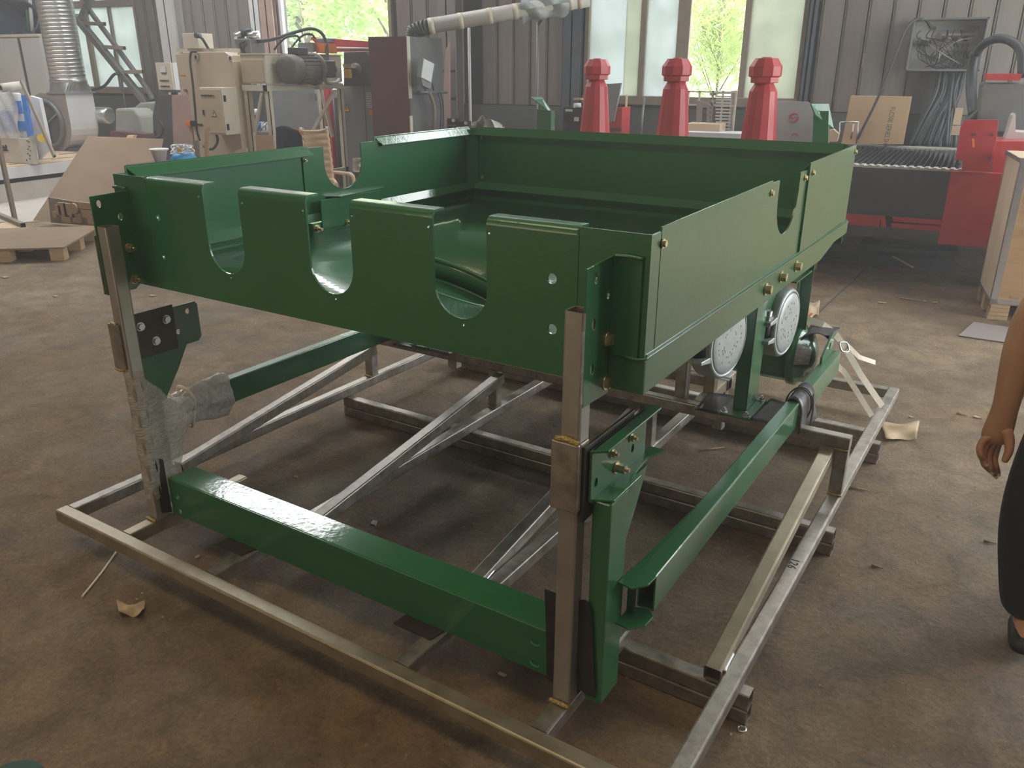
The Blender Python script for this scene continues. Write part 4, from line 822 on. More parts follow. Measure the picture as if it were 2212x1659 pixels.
for i in range(13): rt.part('shelf_slat', pbox(1545, 1578, 200+i*7, 203+i*7, 7.59, .02), 'whitegrey')
for i in range(8):
    for j in (0, 1): rt.part('disc', MB().cyl(RP(1536+j*8, 203+i*10, 7.58), RP(1536+j*8, 203+i*10, 7.61), .012, n=10), 'dkgrey')
rt.part('plate', MB().plate([tuple(RP(u, v, 7.6).xz) for u, v in ((1504, 287), (1506, 216), (1524, 222), (1540, 230), (1538, 287))], [[tuple(RP(u, v, 7.6).xz) for u, v in ((1516, 271), (1518, 232), (1528, 232), (1526, 271))]], .012, XZ(7.58)), 'pilaster')
rt.part('foot_post', pbox(1575, 1587, 196, 292, 7.62, .05), 'whitegrey')
single('low_carton', pbox(1480, 1554, 268, 290, 7.3, .3), 'cardpale', 'flat tan carton in front of the perforated rack', 'carton', RP(1515, 290, 7.3)); 
single('white_ledge', pbox(1420, 1600, 286, 296, 7.1, .35), 'white', 'white ledge behind the middle and right cyclones', 'ledge', RP(1510, 296, 7.1))
for (u0, u1, v0, v1, m, lab) in ((1354, 1349, 206, 292, 'wood', 'wooden stick leaning under the window beside the red machine'), (1392, 1384, 211, 292, 'bluegrey', 'thin dark rod leaning under the window left of middle cyclone')):
    single('leaning_stick', MB().cyl(RP(u0, v0, 8.45), RP(u1, v1, 8.1), .014, n=8), m, lab, 'stick', RP(u1, v1, 8.1))
rm = Thing('red_machine', 'small red and grey machine partly hidden by the left cyclone', 'machine', RP(1320, 290, 7.6))
rm.part('red_frame', pslabf([(1310, 292), (1310, 268), (1322, 264), (1330, 233), (1344, 232), (1343, 292)], 7.6, .3), 'red'); rm.part('tall_plate', pslab([(1300, 268), (1306, 182), (1342, 179), (1326, 262)], 7.55, .03), 'grey', label='tilted grey plate')
for i in range(8): rm.part('vent_slot', pbox(1312+i*4, 1314+i*4, 276, 284, 7.59, .01), 'dkgrey')
bm_ = Thing('black_machine', 'black boxy machine left of the leftmost cyclone', 'machine', RP(1235, 290, 7.7))
bm_.part('body', pbox(1216, 1262, 232, 300, 7.7, .4, z0=0, vm=265), 'black', bevel=.005); bm_.part('label_plate', pbox(1221, 1236, 236, 241, 7.69, .01), 'whitegrey'); bm_.part('label_plate', pbox(1240, 1250, 253, 262, 7.69, .01), 'whitegrey')
bm_.part('roll', MB().cyl(RP(1240, 228, 7.7), RP(1254, 228, 7.75), .028, n=12), 'white')
single('wood_offcut', pbox(1238, 1255, 212, 216, 8.3, .1), 'wood', 'small wood offcut on the sill left of the large window', 'wood', RP(1245, 216, 8.3))
wf = Thing('wire_stand', 'thin clear wire frame in front of the carton', 'frame', RP(1835, 310, 6.9))
for p, q in (((1815, 264), (1855, 263)), ((1855, 263), (1850, 310)), ((1845, 268), (1838, 300)), ((1815, 264), (1812, 305))): wf.part('rod', MB().cyl(RP(*p, 6.9), RP(*q, 6.9), .006, n=6), 'galv')
single('tan_block', pslab([(1785, 306), (1788, 282), (1800, 279), (1812, 290), (1808, 306)], 6.6, .1), 'cardpale', 'small tan block beside the right bracket post', 'block', RP(1797, 306, 6.6))
# --- middle: sooty hood cabinet with duct
xh = RP(882, 150, 6.8).x; x0h = RP(799, 150, 6.8).x; zh = 2.01; yb = 7.58
hc = Thing('fume_cabinet', 'tall maroon and sooty steel cabinet with lamp on its side', 'cabinet', ((x0h+xh)/2, 7.2, 0))
hc.part('front_sheet', cbox((x0h, 6.8, 0), (xh, 6.82, zh)), 'darkred', label='maroon front sheet'); hc.part('side_sheet', cbox((xh-.02, 6.82, 0), (xh, yb, zh)), 'bluegrey', label='sooty blue grey side sheet')
hc.part('body', cbox((x0h+.01, 6.83, 0), (xh-.03, yb, zh-.01)), 'dkgrey'); hc.part('corner_tape', cbox((xh-.005, 6.79, 1.35), (xh+.006, 6.85, zh)), 'cream', bevel=.001); hc.part('corner_tape', cbox((xh-.005, 6.79, .9), (xh+.006, 6.84, 1.16)), 'cream')
fl2 = Thing('flood_lamp', 'white faced flood lamp on the sooty cabinet side', 'lamp', (xh+.15, 7.1, 1.4))
L_ = [RX(u, v, xh+.22) for u, v in ((916, 127), (938, 138), (931, 178), (911, 167))]
fl2.part('lens', MB().slab(L_, (-.012, 0, 0)), 'white'); L2 = [RX(u, v, xh+.205) for u, v in ((913, 124), (940, 137), (933, 180), (929, 192), (914, 185), (909, 167))]
fl2.part('housing', MB().slab(L2, (-.05, 0, 0)), 'grey'); fl2.part('bracket', MB().path([RX(914, 185, xh+.17), RX(922, 198, xh+.1), RX(936, 199, xh+.1), RX(933, 178, xh+.17)], .008, 6), 'dkgrey')
sa = Thing('support_arm', 'thin steel bar with hanging hoses below the flood lamp', 'bar', RX(935, 200, xh+.1))
sa.part('bracket', cbox((xh, 6.99, RX(908, 199, xh+.12).z-.03), (xh+.13, 7.03, RX(908, 199, xh+.12).z+.01)), 'bluegrey'); sa.part('bar', MB().cyl(RX(908, 199, xh+.12), RX(966, 200, xh+.12), .014, n=8), 'bluegrey')
sa.part('hose', MB().path([RX(926, 198, xh+.13), RX(934, 215, xh+.14), RX(939, 240, xh+.14), RX(937, 290, xh+.14)], .020, 8), 'frame', label='tan hanging hose')
for u in (950, 955): sa.part('hose', MB().path([RX(u-5, 199, xh+.13), RX(u, 215, xh+.14), RX(u+3, 240, xh+.13), RX(u+1, 280, xh+.12)], .008, 6), 'hose')
du = Thing('exhaust_duct', 'long slanting grey exhaust duct with pale bands and ribbed elbow', 'duct', RP(900, 80, 7.2))
A_, B_ = RP(925, 57, 7.25), RP(1272, -2, 8.2)
du.part('pipe', MB().cyl(A_, B_, .085, n=24), 'whitegrey')
for k in (.02, .20, .38, .54, .88, .94): P_ = A_.lerp(B_, k); du.part('band', MB().cyl(P_-(B_-A_).normalized()*.03, P_+(B_-A_).normalized()*.03, .089, n=24), 'cream')
eb_ = [RP(893, 80, 7.2), RP(896, 66, 7.2), RP(906, 60, 7.22), RP(924, 58, 7.25)]
for i in range(9):
    t = i/8; q = eb_[0].lerp(eb_[1], min(1, t*2)) if t < .5 else eb_[1].lerp(eb_[3], (t-.5)*2)
    a = t*PI/2; dd = V((math.sin(a)*.9, .1, math.cos(a)+.1)).normalized()
    du.part('elbow_rib', MB().cyl(q-dd*.012, q+dd*.012, .092, .084, n=20), 'dkgrey')
pw = Thing('duct_wrap', 'grey plastic sheeting wrapped round the duct near the large window', 'plastic film', RP(1185, 20, 7.9))
P0, P1 = A_.lerp(B_, .58), A_.lerp(B_, .87); xx_, yy_, dd_ = axes(P1-P0)
pw.part('film', MB().sheet(lambda u, v: P0.lerp(P1, v)+(xx_*math.cos(2*PI*u)+yy_*math.sin(2*PI*u))*(.10+.016*math.sin(6*PI*u+9*v)+.02*math.sin(13*v+4*u))+V((0, 0, -.03*max(0, -math.sin(2*PI*u)))), 30, 20), 'wrapgrey')
single('duct_prop', MB().cyl(RP(1013, 60, 7.6), V((RP(1013, 60, 7.6).x, 7.6, 0)), .018, n=10), 'whitegrey', 'thin pale pole propping the duct near the grey column', 'pole', (RP(1013, 60, 7.6).x, 7.6, 0))
dp = Thing('duct_prop', 'dark pole propping the duct between cladding boards', 'pole', (RP(1162, 60, 8.0).x, 8.0, 0)); xq = RP(1162, 60, 8.0).x
dp.part('pole', MB().cyl((xq, 8.0, 0), (xq, 8.0, 2.18), .018, n=10), 'bluegrey'); dp.part('bracket', MB().cyl((xq, 8.0, 2.16), (xq+.12, 7.95, 2.28), .018, n=8), 'dkgrey')
single('carton', pbox(1012, 1066, 276, 300, 7.32, .3, z0=0, vm=280), 'card', 'tan carton under the crumpled plastic bag behind the hopper', 'carton', RP(1040, 290, 7.3))
single('plastic_bag', MB().sheet(lambda u, v: RP(1015+56*u, 283-30*(math.sin(PI*u)**.6)*v*(1+.15*math.sin(17*u)), 7.3)+V((0, .25*v*(1-v)*4*(.6+.4*math.sin(9*u)), 0)), 18, 10), 'foil', 'crumpled clear plastic bag right of the thin pole', 'plastic bag', RP(1040, 283, 7.3), solid=.003)
for u0, u1, v0, v1, lab in ((965, 981, 256, 285, 'small black machine part behind the hopper back corner'), (986, 1008, 262, 285, 'black round motor part beside the thin pole')):
    t = Thing('machine_part', lab, 'machine part', RP((u0+u1)/2, v1, 7.0)); t.part('pedestal', pbox(u0+2, u1-2, v1-2, v1+10, 7.02, .1, z0=0), 'dkgrey'); t.part('body', pbox(u0, u1, v0, v1, 7.0, .12), 'black', bevel=.01); t.part('flange', pbox(u0-2, u1+2, (v0+v1)//2, (v0+v1)//2+3, 6.98, .16), 'dkgrey', bevel=.004); t.part('knob', MB().cyl(RP(u1-2, v0+4, 6.98), RP(u1-2, v0+4, 7.0), .02, n=10), 'galv')
single('leaning_board', pslabf([(958, 200), (962, 110), (970, 90), (968, 225), (960, 228)], 8.3, .03), 'pink', 'narrow reddish board leaning beside the sooty cabinet', 'board', RP(962, 228, 8.3))
# --- hydraulic power unit on its frame
xc = RP(575, 150, 6.3).x; yb2 = 7.75; xl = RP(521, 150, 6.3).x
hu = Thing('hydraulic_unit', 'cream hydraulic tank unit with electric motor on a tall angle frame', 'machine', ((xl+xc)/2, 7.0, 0))
hu.part('tank', cbox((xl, 6.3, 1.50), (xc, yb2, 1.82)), 'cream', bevel=.006, label='cream oil tank'); hu.part('tank_front_shade', cbox((xl+.02, 6.29, 1.52), (xc-.05, 6.30, 1.76)), 'beige'); hu.part('tank_lid', cbox((xl-.01, 6.28, 1.82), (xc+.01, yb2+.01, 1.835)), 'cream')  # beige sheet added on the tank front as painted shade
for x in (xl, xc-.06):
    for y in (6.3, yb2-.06): hu.part('leg', cbox((x, y, 0), (x+.06, y+.008, 1.44)).box((x+.052, y, 0), (x+.06, y+.06, 1.44)), 'cream')
for lo, hi in (((xl, 6.28, 1.42), (xc, 6.34, 1.485)), ((xc-.06, 6.28, 1.42), (xc+.005, yb2, 1.485)), ((xl, yb2-.06, 1.42), (xc, yb2, 1.485)), ((xl, 6.3, .35), (xc, 6.35, .41)), ((xc-.05, 6.3, .35), (xc, yb2, .41))): hu.part('frame_rail', cbox(lo, hi), 'cream')
def brace(p, q, r=.03): hu.part('brace', MB().tube(p, q, w_=r*2, h=.02), 'cream')
brace((xc-.1, 6.31, 1.40), (xl+.1, 6.31, .95)); brace((xc-.02, 7.6, 1.40), (xc-.02, 6.95, .80)); brace((xl+.05, 7.7, 1.40), ((xl+xc)/2, 7.7, .8))
K = .70; MY = 6.34
def ml(prof): return MB().lathe([(a, b*K) for a, b in prof], (xc+.20, MY, 1.66), (0, 1, 0), 28)
mt = hu.part('motor_body', ml([(.11, .28), (.15, .285), (.15, .86), (.12, .87)]), 'motor', label='dusty grey electric motor')
hu.part('fan_cowl', ml([(.02, .06), (.10, .06), (.145, .075), (.165, .11), (.165, .34), (.15, .35)]), 'motor', parent=mt)
for i in range(20): a = 2*PI*i/20; hu.part('cooling_fin', MB().hexa([V((xc+.20+math.cos(a+s_)*r_2, y_, 1.66+math.sin(a+s_)*r_2)) for r_2 in (.148, .172) for y_, s_ in ((MY+.25, -.02), (MY+.25, .02), (MY+.55, .02), (MY+.55, -.02))]), 'motor', parent=mt)
hu.part('end_flange', ml([(.12, .80), (.185, .805), (.185, .86), (.13, .88), (.11, 1.02), (.07, 1.04)]), 'motor', parent=mt)
hu.part('terminal_box', cbox((xc+.12, MY+.22, 1.82), (xc+.28, MY+.40, 1.90)), 'dkgrey', parent=mt, bevel=.01); hu.part('name_plate', cbox((xc+.16, MY+.42, 1.828), (xc+.26, MY+.52, 1.832)), 'whitegrey', parent=mt)
hu.part('pump', cbox((xc+.12, 7.06, 1.56), (xc+.30, 7.24, 1.76)), 'dkgrey', bevel=.02); hu.part('pump_port', MB().cyl((xc+.2, 7.24, 1.66), (xc+.2, 7.32, 1.66), .05), 'dkgrey')
hu.part('return_pipe', MB().path([(xc+.18, 7.15, 1.56), (xc+.18, 7.18, 1.50), (xc+.15, 7.4, 1.50), (xc+.05, 7.6, 1.53)], .022, 8), 'whitegrey')
vb = RP(541, 110, 6.6); ve = hu.part('valve_block', cbox((vb.x-.14, 6.5, 1.835), (vb.x+.10, 6.75, 2.0)), 'bluegrey', bevel=.008)
for dx, dz in ((-.12, 2.03), (0, 2.06), (.1, 2.03)): hu.part('solenoid', MB().cyl((vb.x+dx-.06, 6.55, dz), (vb.x+dx+.06, 6.60, dz+.02), .042, n=12), 'galv' if dx else 'hose', parent=ve)
for j, pts in enumerate((((522, 108, 6.5), (518, 95, 6.5), (528, 90, 6.5), (535, 92, 6.6)), ((530, 118, 6.5), (525, 102, 6.5), (534, 94, 6.5)),
      ((555, 90, 6.6), (590, 85, 6.7), (630, 72, 6.9), (670, 62, 7.1), (695, 72, 7.3), (706, 100, 7.3), (706, 150, 7.15)), ((592, 108, 6.7), (605, 92, 6.75), (620, 80, 6.8), (642, 78, 6.9), (648, 90, 6.95)), ((626, 108, 6.9), (640, 90, 7.0), (655, 76, 7.05), (672, 74, 7.1), (680, 82, 7.15)))):
    hu.part('hose', MB().path([RP(*p) for p in pts], .020 if j == 2 else .013, 8), 'hose')
hu.part('grey_block', MB().box(RP(645, 112, 7.2)-V((0, 0, 0)), RP(676, 92, 7.2)+V((0, .3, 0))), 'bluegrey'); hu.part('orange_block', MB().box(RP(683, 115, 7.25), RP(700, 93, 7.25)+V((0, .25, 0))), 'orange')
# --- press
pr_ = Thing('press', 'tall beige press machine with rounded top corner and door panel', 'machine', (-5.2, 6.7, 0))
px = lambda u, b, v=150: RP(u, v, b).x
x0, x1, x2 = px(383, 6.3), px(413, 6.3), px(514, 6.3)
prof = [(x1-.02, 0), (x2, 0), (x2, 1.74), (x2-.03, 1.81), (x2-.10, 1.85), (x1-.02, 1.85)]
pr_.part('frame_plate', MB().slab([(x, 6.22, z) for x, z in prof], (0, .28, 0)), 'beige', bevel=.008, label='beige front frame plate')
pr_.part('side_column', cbox((x0, 6.3, 0), (x1, 6.6, 1.83)), 'beige', bevel=.006); pr_.part('top_plate', cbox((px(398, 6.4), 6.3, 1.85), (x2-.1, 6.6, 1.89)), 'cream')
pr_.part('junction_box', cbox((px(402, 6.3, 90), 6.25, 1.89), (px(434, 6.3, 90), 6.5, 2.06)), 'cream', bevel=.004, label='small cream box on top')
pr_.part('gland', MB().cyl((px(431, 6.24, 78), 6.25, 2.03), (px(431, 6.24, 78), 6.18, 2.03), .03, n=12), 'dkgrey'); pr_.part('hose', MB().path([RP(431, 78, 6.2), RP(438, 85, 6.2), RP(446, 98, 6.25), RP(452, 108, 6.4)], .016, 8), 'hose')
for u, v in ((424, 124), (498, 126)): c = RP(u, v, 6.215); pr_.part('lifting_hole', MB().lathe([(.02, 0), (.035, 0), (.036, .01), (.02, .01)], c, (0, -1, 0), 16, caps=(False, False)), 'whitegrey'); pr_.part('hole_disc', MB().cyl(c, c+V((0, -.004, 0)), .022, n=12), 'dkgrey')
eb2 = pr_.part('electric_box', cbox((px(437, 5.98, 235), 5.97, .93), (px(484, 5.98, 235), 6.22, 1.46)), 'cream', bevel=.006, label='cream electric box on the front')
xe0, xe1 = px(437, 5.98, 235), px(484, 5.98, 235)
eb3 = pr_.part('door', cbox((xe0+.015, 5.955, .95), (xe1-.01, 5.97, 1.44)), 'beige', parent=eb2, bevel=.003)
for i in range(6): c = V((xe0+.05+.035*i, 5.955, 1.37)); pr_.part('button', MB().cyl(c, c+V((0, -.012, 0)), .012, n=10), 'red' if i == 5 else 'dkgrey', parent=eb2)
for z in (1.02, 1.34): pr_.part('hinge', cbox((xe1-.006, 5.99, z-.035), (xe1+.012, 6.02, z+.035)), 'black', parent=eb2)
pr_.part('latch', cbox((xe0+.03, 5.945, 1.15), (xe0+.05, 5.957, 1.21)), 'dkgrey', parent=eb2)
def warn(t, c, s_, ax, m1='yellow'):
    ex = V((1, 0, 0)) if ax == 'y' else V((0, 1, 0)); n_ = V((0, -1, 0)) if ax == 'y' else V((1, 0, 0))
    tri = lambda k, e: [c+ex*(-k)+V((0, 0, -k*.75))+n_*e, c+ex*k+V((0, 0, -k*.75))+n_*e, c+V((0, 0, k*1.05))+n_*e]
    t.part('warning_sign', MB().slab(tri(s_, .002), n_*-.0015), 'ink'); t.part('warning_sign', MB().slab(tri(s_*.78, .0035), n_*-.0015), m1)
    b = [(-.1, .45), (.18, .45), (.02, .1), (.2, .1), (-.12, -.55), (-.02, -.12), (-.2, -.12)]
    t.part('flash_symbol', MB().slab([c+ex*(a*s_)+V((0, 0, z*s_*.9))+n_*.005 for a, z in b], n_*-.0015), 'ink')
warn(pr_, V(((xe0+xe1)/2+.03, 5.953, 1.17)), .045, 'y', 'cream')
pr_.part('cable', MB().path([RP(424, 112, 6.2), RP(413, 113, 6.18), RP(411, 135, 6.16), RP(416, 175, 6.14), RP(421, 230, 6.1), RP(425, 280, 6.1), RP(432, 304, 6.1)], .014, 8), 'hose', label='black cable down the front')
pr_.part('cable', MB().path([RP(467, 289, 6.05), RP(470, 305, 6.0), RP(462, 320, 6.0), RP(450, 322, 6.02), RP(440, 316, 6.05)], .016, 8), 'hose')
for v in (195, 214, 234, 253): c = RP(402+(v-195)*.11, v, 6.29); pr_.part('knob', MB().cyl(c, c+V((0, -.03, 0)), .018, n=10), 'frame')
pr_.part('limit_switch', MB().box(RP(400, 273, 6.2), RP(413, 262, 6.2)+V((0, .08, 0))), 'orange', bevel=.006); pr_.part('limit_switch', MB().box(RP(411, 273, 6.19), RP(420, 261, 6.19)+V((0, .08, 0))), 'black', bevel=.006)
pr_.part('rod', MB().cyl(RP(420, 268, 6.22), RP(438, 270, 6.22), .012, n=8), 'black'); pr_.part('small_sign', cbox((x0+.04, 6.296, 1.58), (x0+.14, 6.3, 1.592)), 'orange')
cbx = Thing('control_box', 'small beige control box with side painted lit white standing left of the press', 'control box', RP(360, 195, 6.6))
lo, hi = bx(339, 371, 135, 194, 6.6, .30); cbx.part('case', cbox(lo, hi), 'cream', bevel=.004); cbx.part('lit_side', cbox((hi[0]-.001, 6.63, lo[2]), (hi[0]+.004, 6.9, hi[2])), 'white')  # white plate added on the window side as painted light
cbx.part('meter', cbox((lo[0]+.09, 6.592, hi[2]-.12), (lo[0]+.18, 6.602, hi[2]-.05)), 'white'); cbx.part('meter_base', cbox((lo[0]+.09, 6.59, hi[2]-.135), (lo[0]+.18, 6.602, hi[2]-.12)), 'dkgrey')
for r0, z in ((0, hi[2]-.22), (1, hi[2]-.29)):
    for i in range(5): c = V((lo[0]+.06+.033*i, 6.6, z)); cbx.part('button', MB().cyl(c, c+V((0, -.012, 0)), .011, n=10), 'red' if i == 0 else ('green' if r0 == 0 else 'dkgrey'))
cbx.part('arm', cbox((lo[0]+.05, 6.62, lo[2]-.03), (hi[0]+.12, 6.72, lo[2])), 'bluegrey'); cbx.part('stand', cbox((hi[0]-.12, 6.66, 0), (hi[0]-.06, 6.72, lo[2]-.03)), 'dkgrey')
single('pink_panel', pslabf([(365, 345), (371, 205), (412, 205), (412, 345)], 6.25, .03), 'pink', 'dusty pinkish sheet standing left of the press base', 'panel', RP(388, 345, 6.3))
# dark machine, cabinets and red roller behind the power unit
gc = Thing('grey_cabinet', 'tall blue grey electrical cabinet with warning triangle behind power unit', 'cabinet', (-3.6, 8.0, 0))
gx0, gx1, gx2 = px(747, 7.9, 250), px(790, 7.9, 250), px(803, 7.9, 250)
gc.part('case', cbox((gx0-.12, 7.9, 0), (gx2+.3, 8.35, 1.46)), 'grey', bevel=.004); gc.part('door', cbox((gx0-.1, 7.885, .1), (gx1, 7.9, 1.44)), 'grey', bevel=.003)
gc.part('louvre_panel', cbox((gx1+.02, 7.885, .1), (gx2+.2, 7.9, 1.42)), 'grey')
for i in range(9): gc.part('louvre', cbox((gx1+.04, 7.875, 1.18+i*.022), (gx1+.14, 7.887, 1.19+i*.022)), 'cream')
gc.part('red_switch', MB().box(RP(798, 248, 7.87), RP(804, 238, 7.87)+V((0, .03, 0))), 'orange'); c = RP(749, 235, 7.88); warn(gc, V((c.x, 7.882, c.z)), .055, 'y', 'yellow')
gc2 = Thing('grey_cabinet', 'dark grey cabinet seen between the legs of power unit', 'cabinet', (-4.8, 8.0, 0))
gc2.part('case', cbox((px(592, 7.95, 250), 7.95, 0), (px(686, 7.95, 250), 8.35, 1.5)), 'grey', bevel=.004); gc2.part('window_plate', MB().box(RP(667, 217, 7.93), RP(682, 202, 7.93)+V((0, .02, 0))), 'dkgrey')
gc2.part('door', cbox((px(640, 7.93, 250), 7.93, .1), (px(684, 7.93, 250), 7.95, 1.45)), 'grey')
rc = Thing('rolling_machine', 'dark grey machine with curved guard and red beam under the open window', 'machine', (-3.6, 7.9, 1.46))
rc.part('guard', MB().slab([RP(u, v, 7.75) for u, v in ((742, 186), (742, 112), (790, 110), (797, 118), (812, 186))], (0, .35, 0)), 'charcoal', bevel=.01)
rc.part('red_beam', MB().slab([RP(u, v, 7.9) for u, v in ((700, 112), (672, 84), (672, 80), (700, 82), (802, 90), (802, 112))], (0, .2, 0)), 'red', label='long red beam'); rc.part('beam_rail', MB().cyl(RP(715, 103, 7.88), RP(802, 105, 7.88), .012, n=8), 'whitegrey')
rc.part('roller', MB().lathe([(.03, 0), (.09, .02), (.10, .1), (.09, .2)], RP(764, 152, 7.70), (0, -.6, 0) if False else (0, 1, 0), 20), 'dkgrey'); rc.part('arm', MB().box(RP(741, 147, 7.6), RP(758, 138, 7.6)+V((0, .1, 0))), 'cardpale'); rc.part('arm', MB().box(RP(743, 169, 7.6), RP(754, 149, 7.6)+V((0, .05, 0))), 'yellow')
rc.part('drive_unit', MB().box(RP(683, 92, 7.85), RP(715, 82, 7.85)+V((0, .15, 0))), 'bluegrey', bevel=.01)
single('red_post', pbox(694, 713, 185, 300, 7.86, .08, z0=0), 'red', 'upright red post seen between the legs of power unit', 'post', RP(704, 300, 7.86))
bn = Thing('work_bench', 'dark metal bench with tools seen through the unit frame left side', 'bench', RP(550, 300, 7.6))
bn.part('top', pbox(528, 580, 285, 292, 7.5, .4), 'bluegrey'); bn.part('shelf_back', pbox(520, 575, 190, 262, 7.95, .2), 'dkgrey'); bn.part('jar', MB().cyl(RP(554, 248, 7.7), RP(554, 236, 7.7), .03, n=12), 'white')
rnd = random.Random(3)
for i in range(6): u = 532+i*6; bn.part('tool', MB().cyl(RP(u, 283, 7.6), RP(u+rnd.uniform(4, 14), 262+rnd.uniform(0, 8), 7.6), .012, n=6), 'galv' if i % 2 else 'blueplastic')
for (pts, b, m, lab) in ((((548, 330), (552, 292), (588, 292), (584, 330)), 6.1, 'card', 'upright brown carton leaning below the power unit'), (((505, 340), (508, 325), (532, 320), (536, 340)), 5.6, 'cardpale', 'pale cardboard scrap by the press foot'),
                         (((423, 345), (442, 277), (453, 275), (448, 300), (436, 345)), 5.5, 'wood', 'narrow brown plank leaning against the press'), (((416, 345), (417, 305), (427, 303), (426, 345)), 5.55, 'frame', 'short dark plank beside the leaning brown plank')):
    single('carton_piece' if 'card' in m else 'plank', pslabf(pts, b, .02), m, lab, 'cardboard' if 'card' in m else 'plank', RP(*pts[0], b))
# chair and coat
ch = Thing('office_chair', 'high backed tan ribbed office chair seen through the hopper notch', 'chair', (-2.45, 5.2, 0))
def cpt(u, v, b=5.2): return RP(u, v, b)
tl, tr, br, bl = cpt(656, 287), cpt(706, 280, 5.25), cpt(722, 412, 5.1), cpt(690, 418, 5.05)
tl2, bl2 = cpt(650, 284), cpt(676, 415, 5.05)
bk2 = ch.part('backrest', MB().sheet(lambda u, v: (bl2.lerp(br, u)).lerp(tl2.lerp(tr, u), v)+V((0, .05*math.sin(PI*u)+.012*abs(math.sin(v*PI*9)), 0)), 14, 54), 'leather', solid=.03)
ch.part('back_frame', MB().path([tl2, tl2.lerp(tr, .5)+V((0, .05, -.015)), tr], .016, 8), 'leather'); ch.part('frame_knob', MB().cyl(tr, tr+V((0, 0, .03)), .014, n=8), 'white')
ch.part('frame_knob', MB().cyl(tl2, tl2+V((0, 0, .04)), .014, n=8), 'white')
sc0 = (bl2+br)/2; ch.part('seat', MB().box((sc0.x-.28, sc0.y-.50, sc0.z-.06), (sc0.x+.24, sc0.y, sc0.z)), 'leather', bevel=.03)
for u0, u1, b0, b1 in ((700, 732, 5.15, 4.85), (722, 768, 5.1, 4.8)): ch.part('armrest', MB().path([cpt(u0, 396 if u0 == 700 else 372, b0), cpt(u0+16, 388 if u0 == 700 else 374, b0-.1), cpt(u1-6, 396 if u0 == 700 else 380, b1), cpt(u1-4, 412, b1)], .018, 8), 'leather')
ch.part('stem', MB().cyl((sc0.x, sc0.y-.25, .1), (sc0.x, sc0.y-.25, sc0.z-.06), .03), 'galv')
for i in range(5): a = i*2*PI/5; ch.part('foot', MB().cyl((sc0.x, sc0.y-.25, .11), (sc0.x+.28*math.cos(a), sc0.y-.25+.28*math.sin(a), .05), .02, n=8), 'dkgrey')
for i in range(5): a = i*2*PI/5; ch.part('caster', MB().cyl((sc0.x+.28*math.cos(a)-.015, sc0.y-.25+.28*math.sin(a), .03), (sc0.x+.28*math.cos(a)+.015, sc0.y-.25+.28*math.sin(a), .03), .03, n=12), 'black')
cr = Thing('clothes_rack', 'thin stand with dark blue coat hung behind the hopper', 'coat stand', (RP(600, 280, 5.6).x, 5.6, 0))
xk = RP(600, 280, 5.6).x; xk2 = RP(652, 275, 5.6).x
for x in (xk, xk2): cr.part('post', MB().cyl((x, 5.6, 0), (x, 5.6, RP(600, 278, 5.6).z+.02), .012, n=8), 'cream')
cr.part('bar', MB().cyl((xk, 5.6, RP(600, 282, 5.6).z), (xk2, 5.6, RP(600, 282, 5.6).z), .010, n=8), 'cream')
zt_ = RP(620, 276, 5.6).z
single('coat', MB().sheet(lambda u, v: V((xk+(xk2-xk)*(u*(1+.15*v)-.05*v), 5.58-.05*v+.03*math.sin(14*u)*v, zt_-.55*v+.02*math.sin(5*u))), 26, 16), 'cloth', 'dark blue coat draped over the thin stand', 'coat', (xk, 5.6, zt_-.5), solid=.02)
single('orange_cloth', MB().slab([cpt(642, 278, 5.5), cpt(653, 276, 5.5), cpt(660, 296, 5.5), cpt(654, 298, 5.5)], (0, .02, 0)), 'orange', 'small orange cloth tucked between coat and chair', 'cloth', cpt(650, 298, 5.5))
single('stool_box', pbox(762, 790, 372, 400, 5.62, .25, z0=0, vm=380), 'dkgrey', 'dark box under the small white bag beyond the chair', 'box', RP(775, 390, 5.6))
single('plastic_bag', MB().sheet(lambda u, v: RP(762+16*u*(1+.2*math.sin(9*v)), 372-30*v, 5.6)+V((0, .08*math.sin(PI*u)*math.sin(PI*v), 0)), 8, 8), 'foil', 'small white plastic bag beyond the chair arm', 'plastic bag', RP(768, 372, 5.6), solid=.003)
# --- left: blower, spiral duct, cabinet, lattice brace
fb = 7.2
X1_ = RP(140, 200, fb).x; X0_ = RP(106, 200, fb).x; Y1_ = RX(200, 200, X1_).y; dcx, dcy = (X0_+X1_)/2, (fb+Y1_)/2
dd0 = RP(148, 176, fb); dcl = math.hypot(dcx-CAM.x, dcy-CAM.y); DR = 37/F*dcl*.80; zd = CAM.z+(RP(148, 176, dcy).z-CAM.z)
ddir = ray(148.5, 176); kk = (dcy-CAM.y)/ddir.y; dcx = CAM.x+ddir.x*kk
sd = Thing('spiral_duct', 'large upright spiral steel duct rising from the blower', 'duct', (dcx, dcy, zd))
prof = []
for i in range(58): z = zd+.055*i; prof += [(DR, z-zd), (DR, z-zd+.045), (DR*1.022, z-zd+.0475), (DR, z-zd+.05)]
sd.part('duct_wall', MB().lathe(prof, (dcx, dcy, zd), n=40), 'galv'); sd.part('end_ring', MB().lathe([(DR*1.03, -.01), (DR*1.04, .0), (DR*1.04, .03), (DR*1.02, .04)], (dcx, dcy, zd), n=40), 'galv')
zs = RP(140, 200, fb).z
bl = Thing('blower', 'centrifugal blower with painted-in shade on inlet side and light on scroll under the spiral duct', 'blower', (dcx, dcy, .42))
n = 40; r0 = [V((dcx+DR*math.cos(2*PI*i/n+PI/4), dcy+DR*math.sin(2*PI*i/n+PI/4), zd)) for i in range(n)]
hx = [(1, 1), (-1, 1), (-1, -1), (1, -1)]; r1 = []; W2 = (X1_-X0_)/2; mcx, mcy, wy = (X0_+X1_)/2, (fb+Y1_)/2, (Y1_-fb)/2
